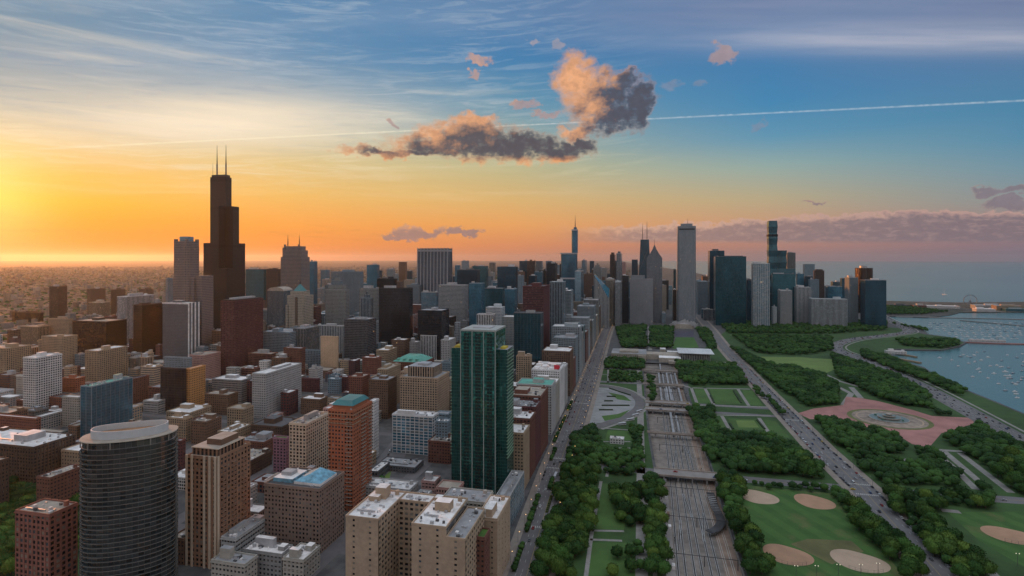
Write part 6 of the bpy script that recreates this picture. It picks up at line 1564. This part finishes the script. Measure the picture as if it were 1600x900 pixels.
# ------------------------------------------------------------------ vehicles
def carmesh(col_, L=4.5, w=1.85, van=False):
    m = MB(); p = plain('car_paint_'+col_, dict(white=(.62,.62,.62), black=(.02,.02,.022), silver=(.36,.37,.38), red=(.32,.03,.025), blue=(.04,.08,.20), grey=(.12,.12,.13), yellow=(.55,.38,.03))[col_], .3, .05, .2, .2); g_ = plain('car_glass', (.015,.02,.025), .08); ty = plain('tyre', (.015,.015,.015))
    h1, h2 = (.95, 1.5) if not van else (1.3, 2.4)
    m.prism(rrect(-w/2, w/2, -L/2, L/2, .3), .32, h1, p, bottom=True)
    a, b_ = (-L*.30, L*.20) if not van else (-L*.46, L*.30)
    m.prism(rect(-w/2+.12, w/2-.12, a, b_), h1, h2-.08, g_, scale_top=.84); m.prism([(x*.84, (y-(a+b_)/2)*.84+(a+b_)/2) for x, y in rect(-w/2+.12, w/2-.12, a, b_)], h2-.08, h2, p)
    for sx in (-1, 1):
        for sy in (-1, 1): m.tube((sx*(w/2-.22), sy*L*.31, .33), (sx*(w/2+.01), sy*L*.31, .33), .33, ty, 8)
    return m.mesh('car')
CM = {c: carmesh(c) for c in ('white','black','silver','red','blue','grey','yellow')}; VM = {c: carmesh(c, 6.4, 2.2, True) for c in ('white','grey')}
rc_ = random.Random(5); CC = ['white','black','silver','grey','black','silver','white','red','blue','grey','black']
CARS = []
def car(x, y, rz, where, z=.12, van=False):
    c = rc_.choice(CC) if rc_.random() > .01 else 'yellow'; me = VM['white' if rc_.random() < .7 else 'grey'] if van else CM[c]
    if van: c = me.materials[0].name.split('_')[-1]
    CARS.append((proj(x, y, 0)[2], c, me, x, y, rz, where, z, van))
def putcar(c, me, x, y, rz, where, z, van):
    o = bpy.data.objects.new('van' if van else 'car', me); COL.objects.link(o); o.location = (x, y, z); o.rotation_euler = (0,0,rz)
    o['label'] = f"{c} {'van' if van else 'car'} {where}"; o['category'] = 'van' if van else 'car'; o['group'] = f"{c} {'vans' if van else 'cars'} {where}"
def along(pts, off, s0, s1, step, where, prob=.8, jit=0, van=.05, z=.12, rev=False):
    q = shift(pts, off); acc = 0; s = s0
    for a, b_ in zip(q, q[1:]):
        L = math.hypot(b_[0]-a[0], b_[1]-a[1])
        while s < acc+L and s < s1:
            f = (s-acc)/L
            if f >= 0:
                x, y = a[0]+(b_[0]-a[0])*f, a[1]+(b_[1]-a[1])*f; u, v, d = proj(x, y, 0)
                if rc_.random() < prob and 0 < u < 1600 and v < 900 and d > 100:
                    car(x, y, math.atan2(b_[1]-a[1], b_[0]-a[0])-math.pi/2+(math.pi if rev else 0), where, z, rc_.random() < van)
            s += step*(1+rc_.uniform(-.4, .4)*jit)
        acc += L
# distances are measured from the south end of each road
along(COLU, 10.8, 1410, 2250, 6.2, 'parked at the east kerb of the eastern road', .80)
along(COLU, -10.8, 1640, 2250, 6.2, 'parked at the west kerb of the eastern road', .74)
along(COLU, 3.5, 1410, 2450, 44, 'driving north on the eastern road', .8, 1); along(COLU, -3.5, 1410, 2450, 52, 'driving south on the eastern road', .8, 1, rev=True)
along(MICH, 10, 1400, 3000, 26, 'in the right northbound lane of the main avenue', .8, 1); along(MICH, 5.5, 1400, 3000, 40, 'in the inner northbound lane of the main avenue', .8, 1)
along(MICH, -6, 1400, 3000, 34, 'driving south on the main avenue', .8, 1, rev=True); along(MICH, -12.4, 1500, 3000, 9, 'parked at the west kerb of the main avenue', .5, .3, rev=True)
tot = sum(math.hypot(b_[0]-a[0], b_[1]-a[1]) for a, b_ in zip(LSD, LSD[1:]))
for off, st_ in ((3.5,34),(7.5,30),(12,36)): along(LSD, off, 0, tot, st_, 'heading south on the lake drive', .8, 1, z=.16, rev=True)
for off, st_ in ((-3.5,30),(-7.5,34),(-12,30)): along(LSD, off, 0, tot, st_, 'heading north on the lake drive', .8, 1, z=.16)
along([P(596,735), P(612,700), P(655,632)], 0, 0, 400, 13, 'on the broad side street behind the orange tower', .7, 1, z=.18); along([P(596,735), P(612,700), P(655,632)], 6, 0, 400, 17, 'on the broad side street behind the orange tower', .7, 1, z=.18)
along(BAL2, 3, 0, 480, 38, 'on the cross road east of the pinkish bridge', .8, 1); along([(31,-968),(200,-968)], -3, 0, 200, 40, 'crossing the pinkish bridge', .8, 1, z=.37)
along([(124,-708),(196,-708)], 2, 5, 90, 22, 'on the southern road bridge of the pair', .8, 1, z=.37); along([(124,-665),(196,-665)], 2, 5, 90, 22, 'on the northern road bridge of the pair', .8, 1, z=.37)
CARS.sort(key=lambda q: q[0]); print('CARS', len(CARS))
for q in CARS[:290]: putcar(*q[1:])
far_cars = MB()
for (d_, c, me, x, y, rz, where, z, van) in CARS[290:]:
    L2, W2, p = 2.25, .92, bpy.data.materials['car_paint_'+c]; ux, uy = -math.sin(rz), math.cos(rz); vx, vy = uy, -ux
    def q4(l0, l1, w, ox=x, oy=y): return [(ox+ux*l0-vx*w, oy+uy*l0-vy*w), (ox+ux*l0+vx*w, oy+uy*l0+vy*w), (ox+ux*l1+vx*w, oy+uy*l1+vy*w), (ox+ux*l1-vx*w, oy+uy*l1-vy*w)]
    far_cars.prism(q4(-L2, L2, W2), z+.2, z+.95, p); far_cars.prism(q4(-1.3, 1.0, .75), z+.95, z+1.5, bpy.data.materials['car_glass'], p)
o = far_cars.build('distant_cars'); o['kind'] = 'stuff'; o['label'] = 'distant parked and moving cars on the far stretches of the roads'; o['category'] = 'cars'
bus = MB(); wp = plain('bus_white', (.55,.56,.58), .4, .06); bus.box(-1.27,1.27,-6,6,.4,3.1,wp,bottom=True); bus.box(-1.3,1.3,-5.8,5.8,1.5,2.5,plain('car_glass',(.015,.02,.025)))
for sy in (-3.8, 3.8):
    for sx in (-1.1, .85): bus.tube((sx,sy,.48),(sx+.25,sy,.48),.48,plain('tyre',(.015,.015,.015)),8)
bme = bus.mesh('bus')
for i, (u, v, lb) in enumerate(((972,664,'southernmost white bus parked on the curved road'),(985,657,'second white bus from the south on the curved road'),(993,650,'third white bus from the south on the curved road'),(999,644,'northernmost white bus parked on the curved road'),(868,745,'white bus waiting on the main avenue by the first trees'),(948,560,'white bus on the far main avenue before the museum'))):
    o = bpy.data.objects.new('bus', bme); COL.objects.link(o); x, y = P(u, v); o.location = (x, y, .12); o.rotation_euler = (0,0,-1.0+i*.12 if i < 4 else 0); tag(o, lb, 'bus', 'white city buses')

# ------------------------------------------------------------------ lamps
lp_ = plain('lamp_pole', (.10,.10,.10), .5); glow = plain('lamp_glow', (.9,.7,.4), .5, 0, 1, 0, ((1.0,.55,.20), 2.5)); cool = plain('flood_glow', (.9,.9,.85), .5, 0, 1, 0, ((1.0,.85,.55), .8))
def lampproto(h, arm, gm__, r):
    t = thing('street_lamp', '', 'street lamp'); m = MB(); m.tube((0,0,0),(0,0,h),.14,lp_,6,.09); m.tube((0,0,h-.1),(arm,0,h+.25),.08,lp_,4); m.build('pole', t); m = MB(); m.box(arm-.2-r, arm+.2+r, -r, r, h+.02, h+.26+r, gm__, bottom=True); m.build('lamp_head', t); return t
lpr = lampproto(8.5, 1.2, glow, .12); first = True; nl = 0
for s in (-1, 1):
    y = -1180
    while y < 500:
        xx = np.interp(y, [p[1] for p in MICH], [p[0] for p in MICH])+s*14.6
        lb = 'glowing amber lamp on the %s kerb of the main avenue' % ('west' if s < 0 else 'east')
        if first: o = lpr; first = False; o.location = (xx, y, .15)
        else: o = copytree(lpr, (xx, y, .15))
        o.rotation_euler = (0,0,0 if s < 0 else math.pi); o['label'] = lb; o['group'] = 'lamps on the %s kerb of the avenue' % ('west' if s < 0 else 'east')
        y += 31 if y < -500 else 22
dark_head = plain('lamp_off', (.35,.35,.33)); lp2 = lampproto(9, 2.2, dark_head, .1); first = True
for s in (-1, 1):
    for y in range(-1185, 0, 46):
        xx = np.interp(y, [p[1] for p in COLU], [p[0] for p in COLU])+s*13.4
        o = lp2 if first else copytree(lp2, (xx, y, .2)); first = False; o.location = (xx, y, .2); o.rotation_euler = (0,0,0 if s < 0 else math.pi)
        o['label'] = 'unlit lamp post on the %s side of the eastern road' % ('west' if s < 0 else 'east'); o['group'] = 'lamps on the %s side of the eastern road' % ('west' if s < 0 else 'east')
for i, (u, v, lb) in enumerate(((1244,905,'leftmost lit floodlight mast by the ball fields'),(1276,905,'second lit floodlight mast from the left by the ball fields'),(1310,903,'third lit floodlight mast by the ball fields'),(1345,903,'tall floodlight mast in front of the big sandy infield'),(1372,901,'rightmost floodlight mast of the lower ball fields'),(1590,885,'floodlight mast at the right edge beside the far ball field'))):
    x, y = P(u, v); t = thing('floodlight_mast', lb, 'floodlight', (x, y, 0)); m = MB(); m.tube((x,y,0),(x,y,9.5),.16,lp_,6,.1); m.box(x-1.4,x+1.4,y-.1,y+.1,9.3,9.5,lp_); m.build('pole', t)
    for dx_ in (-1.0, 1.0): m = MB(); m.box(x+dx_-.22, x+dx_+.22, y-.3, y-.1, 9.5, 9.95, cool, bottom=True); m.build('lamp_head', t)

# ------------------------------------------------------------------ harbour
hull = plain('boat_white', (.66,.67,.68), .35, .08); hull2 = plain('boat_blue', (.05,.09,.16), .4); wood = plain('deck_wood', (.25,.17,.10)); mastm = plain('boat_mast', (.55,.55,.56), .4)
def boat(hm, L=9, sail=True):
    t = thing('sailboat' if sail else 'motor_boat', '', 'boat'); m = MB()
    pl_ = [(-1.3,-L/2),(1.3,-L/2),(1.6,0),(.9,L*.35),(0,L/2),(-.9,L*.35),(-1.6,0)]; m.prism(pl_, -.3, 1.1, hm, hull, bottom=True); m.build('hull', t)
    m = MB(); m.prism(rect(-.9,.9,-L*.2,L*.18), 1.1, 1.9 if sail else 3.0, hull, scale_top=.8); m.build('cabin', t)
    if sail: m = MB(); m.tube((0,L*.08,1.1),(0,L*.08,12.5),.11,mastm,5,.06); m.tube((0,L*.06,2.2),(0,-L*.36,2.1),.16,hull2,5); m.build('mast', t)
    return t
BT = [boat(hull, 9), boat(hull2, 9.5), boat(hull, 11, False)]; BN = ['white sailboat','blue hulled sailboat','white motor boat']; usedp = [False]*3
def putboat(x, y, k, rz, where):
    if usedp[k]: o = copytree(BT[k], (x, y, -2.3), rz, (.8,.8,.8) if 'basin' in where else None)
    else: o = BT[k]; o.location = (x, y, -2.3); o.rotation_euler = (0,0,rz); usedp[k] = True
    o['label'] = f'{BN[k]} {where}'; o['group'] = f'{BN[k]}s {where}'
rb_ = random.Random(8); mo = px([(1455,556),(1500,548),(1605,545),(1605,636),(1560,618),(1500,590),(1450,566)])
n = 0
while n < 50:
    u, v = rb_.uniform(1440,1600), rb_.uniform(546,632); x, y = P(u, v)
    if inpoly(x, y, mo) and u > 1440+(v-546)*1.9: putboat(x, y, rb_.choice((0,0,1,2)), 1.9+rb_.uniform(-.3,.3), 'moored in the open basin'); n += 1
for j in range(9):
    v = 503.5+j*3.1
    for i in range(15):
        u = 1452+i*10.4+rb_.uniform(-3,3)+j*1.5
        if u > 1600 or u < 1425+j*9.5: continue
        x, y = P(u, v+rb_.uniform(-.7,.7)); putboat(x, y, rb_.choice((0,0,0,1,2)), 1.5+rb_.uniform(-.15,.15), 'berthed in the crowded marina')
x, y = Wd(1476, 3600); o = copytree(BT[0], (x, y, -2.3), .8, (3,3,2.6), 'lone white sailing boat far out on the lake', 'boat')
def pier(label, pts, w, z=.2, mat=None, name='pier'):
    o = sheet(name, strip(px(pts, z), w), z, mat or pathm, thick=3, kind=None); tag(o, label, 'pier')
pier('long dark breakwater in front of the pier', [(1400,494.5),(1480,496),(1560,497.5),(1640,500)], 9, mat=rc, name='breakwater')
pier('second low breakwater crossing behind the marina', [(1500,500),(1560,505),(1640,512)], 6, mat=rc, name='breakwater')
pier('long wharf with a red stripe at the mouth of the basin', [(1508,534),(1560,536),(1640,538)], 12, mat=plain('wharf_red', (.26,.12,.11)), name='wharf')
pier('short dock at the yacht club', [(1385,556),(1438,566)], 8, mat=wood, name='dock'); pier('upper short dock at the yacht club', [(1400,551),(1432,557)], 6, mat=wood, name='dock')
X0, Y0 = P(1386, 553); building('low white yacht club house at the shore of the basin', 'white', X0, X0+42, Y0, Y0+16, 6, roof='white', name='club_house')
X0, Y0 = P(1512, 533.5); building('long low white ferry shed on the wharf', 'white', X0+4, X0+90, Y0, Y0+8, 5, roof='white', name='ferry_shed')
X0, Y0 = P(953, 693); building('small white park pavilion among trees left of the tracks', 'white', X0, X0+17, Y0, Y0+9, 6, roof='white', name='park_pavilion')

# ------------------------------------------------------------------ endless low city to the west and north
HB = 32000; rr_ = np.random.default_rng(3)
d = 1500*np.exp(rr_.uniform(0, 2.35, HB)); u = rr_.uniform(-420, 1020, HB)
la = (u-800)/F*d; X_ = CX+c_*la-s_*d; Y_ = CY+s_*la+c_*d
X_ = np.round(X_/62)*62+rr_.uniform(-22,22,HB); Y_ = np.round(Y_/120)*120+rr_.uniform(-48,48,HB)
keep = ((X_ < -1480) | (Y_ > 760)) & (X_ < 60+0*Y_)
keep &= ~((Y_ < 2600) & (X_ > -1100) & (rr_.random(HB) < .5))
X_, Y_, d = X_[keep], Y_[keep], d[keep]; n = len(X_)
sx = rr_.uniform(3.5, 8, n)*(1+(d > 4000)*.5); sy = rr_.uniform(5, 15, n)*(1+(d > 4000)*.5); h = rr_.uniform(6, 13, n)*(1+(rr_.random(n) < .05)*rr_.uniform(.6, 3.5, n))
base = np.array([(-1,-1,0),(1,-1,0),(1,1,0),(-1,1,0),(-1,-1,1),(1,-1,1),(1,1,1),(-1,1,1)], float)
V = (base[None]*np.stack([sx, sy, h], 1)[:, None]+np.stack([X_, Y_, 0*X_], 1)[:, None]).reshape(-1, 3)
Fq = np.array([(0,1,5,4),(1,2,6,5),(2,3,7,6),(3,0,4,7),(4,5,6,7)]); Fc = (Fq[None]+np.arange(n)[:, None, None]*8).reshape(-1, 4)
hm_ = [plain('house_brick', (.10,.065,.05), .9), plain('house_tan', (.16,.13,.10), .9), plain('house_grey', (.11,.11,.11), .9), plain('house_pale', (.22,.20,.17), .9)]; rt = [plain('house_roof_dark', (.08,.075,.075), .9), plain('house_roof_light', (.19,.18,.17), .8), plain('house_roof_grey', (.11,.105,.10))]
mi = np.zeros((n, 5), int); w_ = rr_.integers(0, 4, n); mi[:, :4] = w_[:, None]; mi[:, 4] = 4+rr_.choice([0,0,1,2,2], n)
o = bpy.data.objects.new('low_rise_houses', npmesh('low_rise_houses', V, Fc, hm_+rt, mi.ravel())); COL.objects.link(o); o['kind'] = 'stuff'
o['label'] = 'endless carpet of low houses and warehouses reaching the hazy horizon'; o['category'] = 'houses'
NT = 18000; d = 1500*np.exp(rr_.uniform(0, 2.0, NT)); u = rr_.uniform(-420, 1020, NT); la = (u-800)/F*d; X_ = CX+c_*la-s_*d; Y_ = CY+s_*la+c_*d
k = ((X_ < -1500) | (Y_ > 1500)) & (X_ < 0); X_, Y_ = X_[k], Y_[k]; n = len(X_); r = rr_.uniform(4, 9, n)
V0, F0 = ico(1); V = (V0[None]*r[:, None, None]*np.array([1.3,1.3,.9])+np.stack([X_, Y_, r*.8], 1)[:, None]).reshape(-1, 3); Fc = (F0[None]+np.arange(n)[:, None, None]*len(V0)).reshape(-1, 3)
o = bpy.data.objects.new('neighbourhood_trees', npmesh('neighbourhood_trees', V, Fc, [LMF])); COL.objects.link(o); o['kind'] = 'stuff'; o['label'] = 'scattered dark tree tops between the far low houses'; o['category'] = 'trees'

# ------------------------------------------------------------------ haze
m, b = newmat('haze_air'); nt_ = m.node_tree; nt_.nodes.remove(b)
pv = nt_.nodes.new('ShaderNodeVolumePrincipled'); pv.inputs['Color'].default_value = (.66,.76,.86,1); pv.inputs['Density'].default_value = HAZE = 1.4e-5; pv.inputs['Anisotropy'].default_value = .60
nt_.links.new(pv.outputs[0], nt_.nodes['Material Output'].inputs['Volume'])
m.cycles.homogeneous_volume = True
q = MB(); q.box(-72000, 62000, -3500, 62000, -20, 620, m, bottom=True); o = q.build('haze'); o['kind'] = 'stuff'; o['label'] = 'thin evening haze over the whole city'; o['category'] = 'haze'
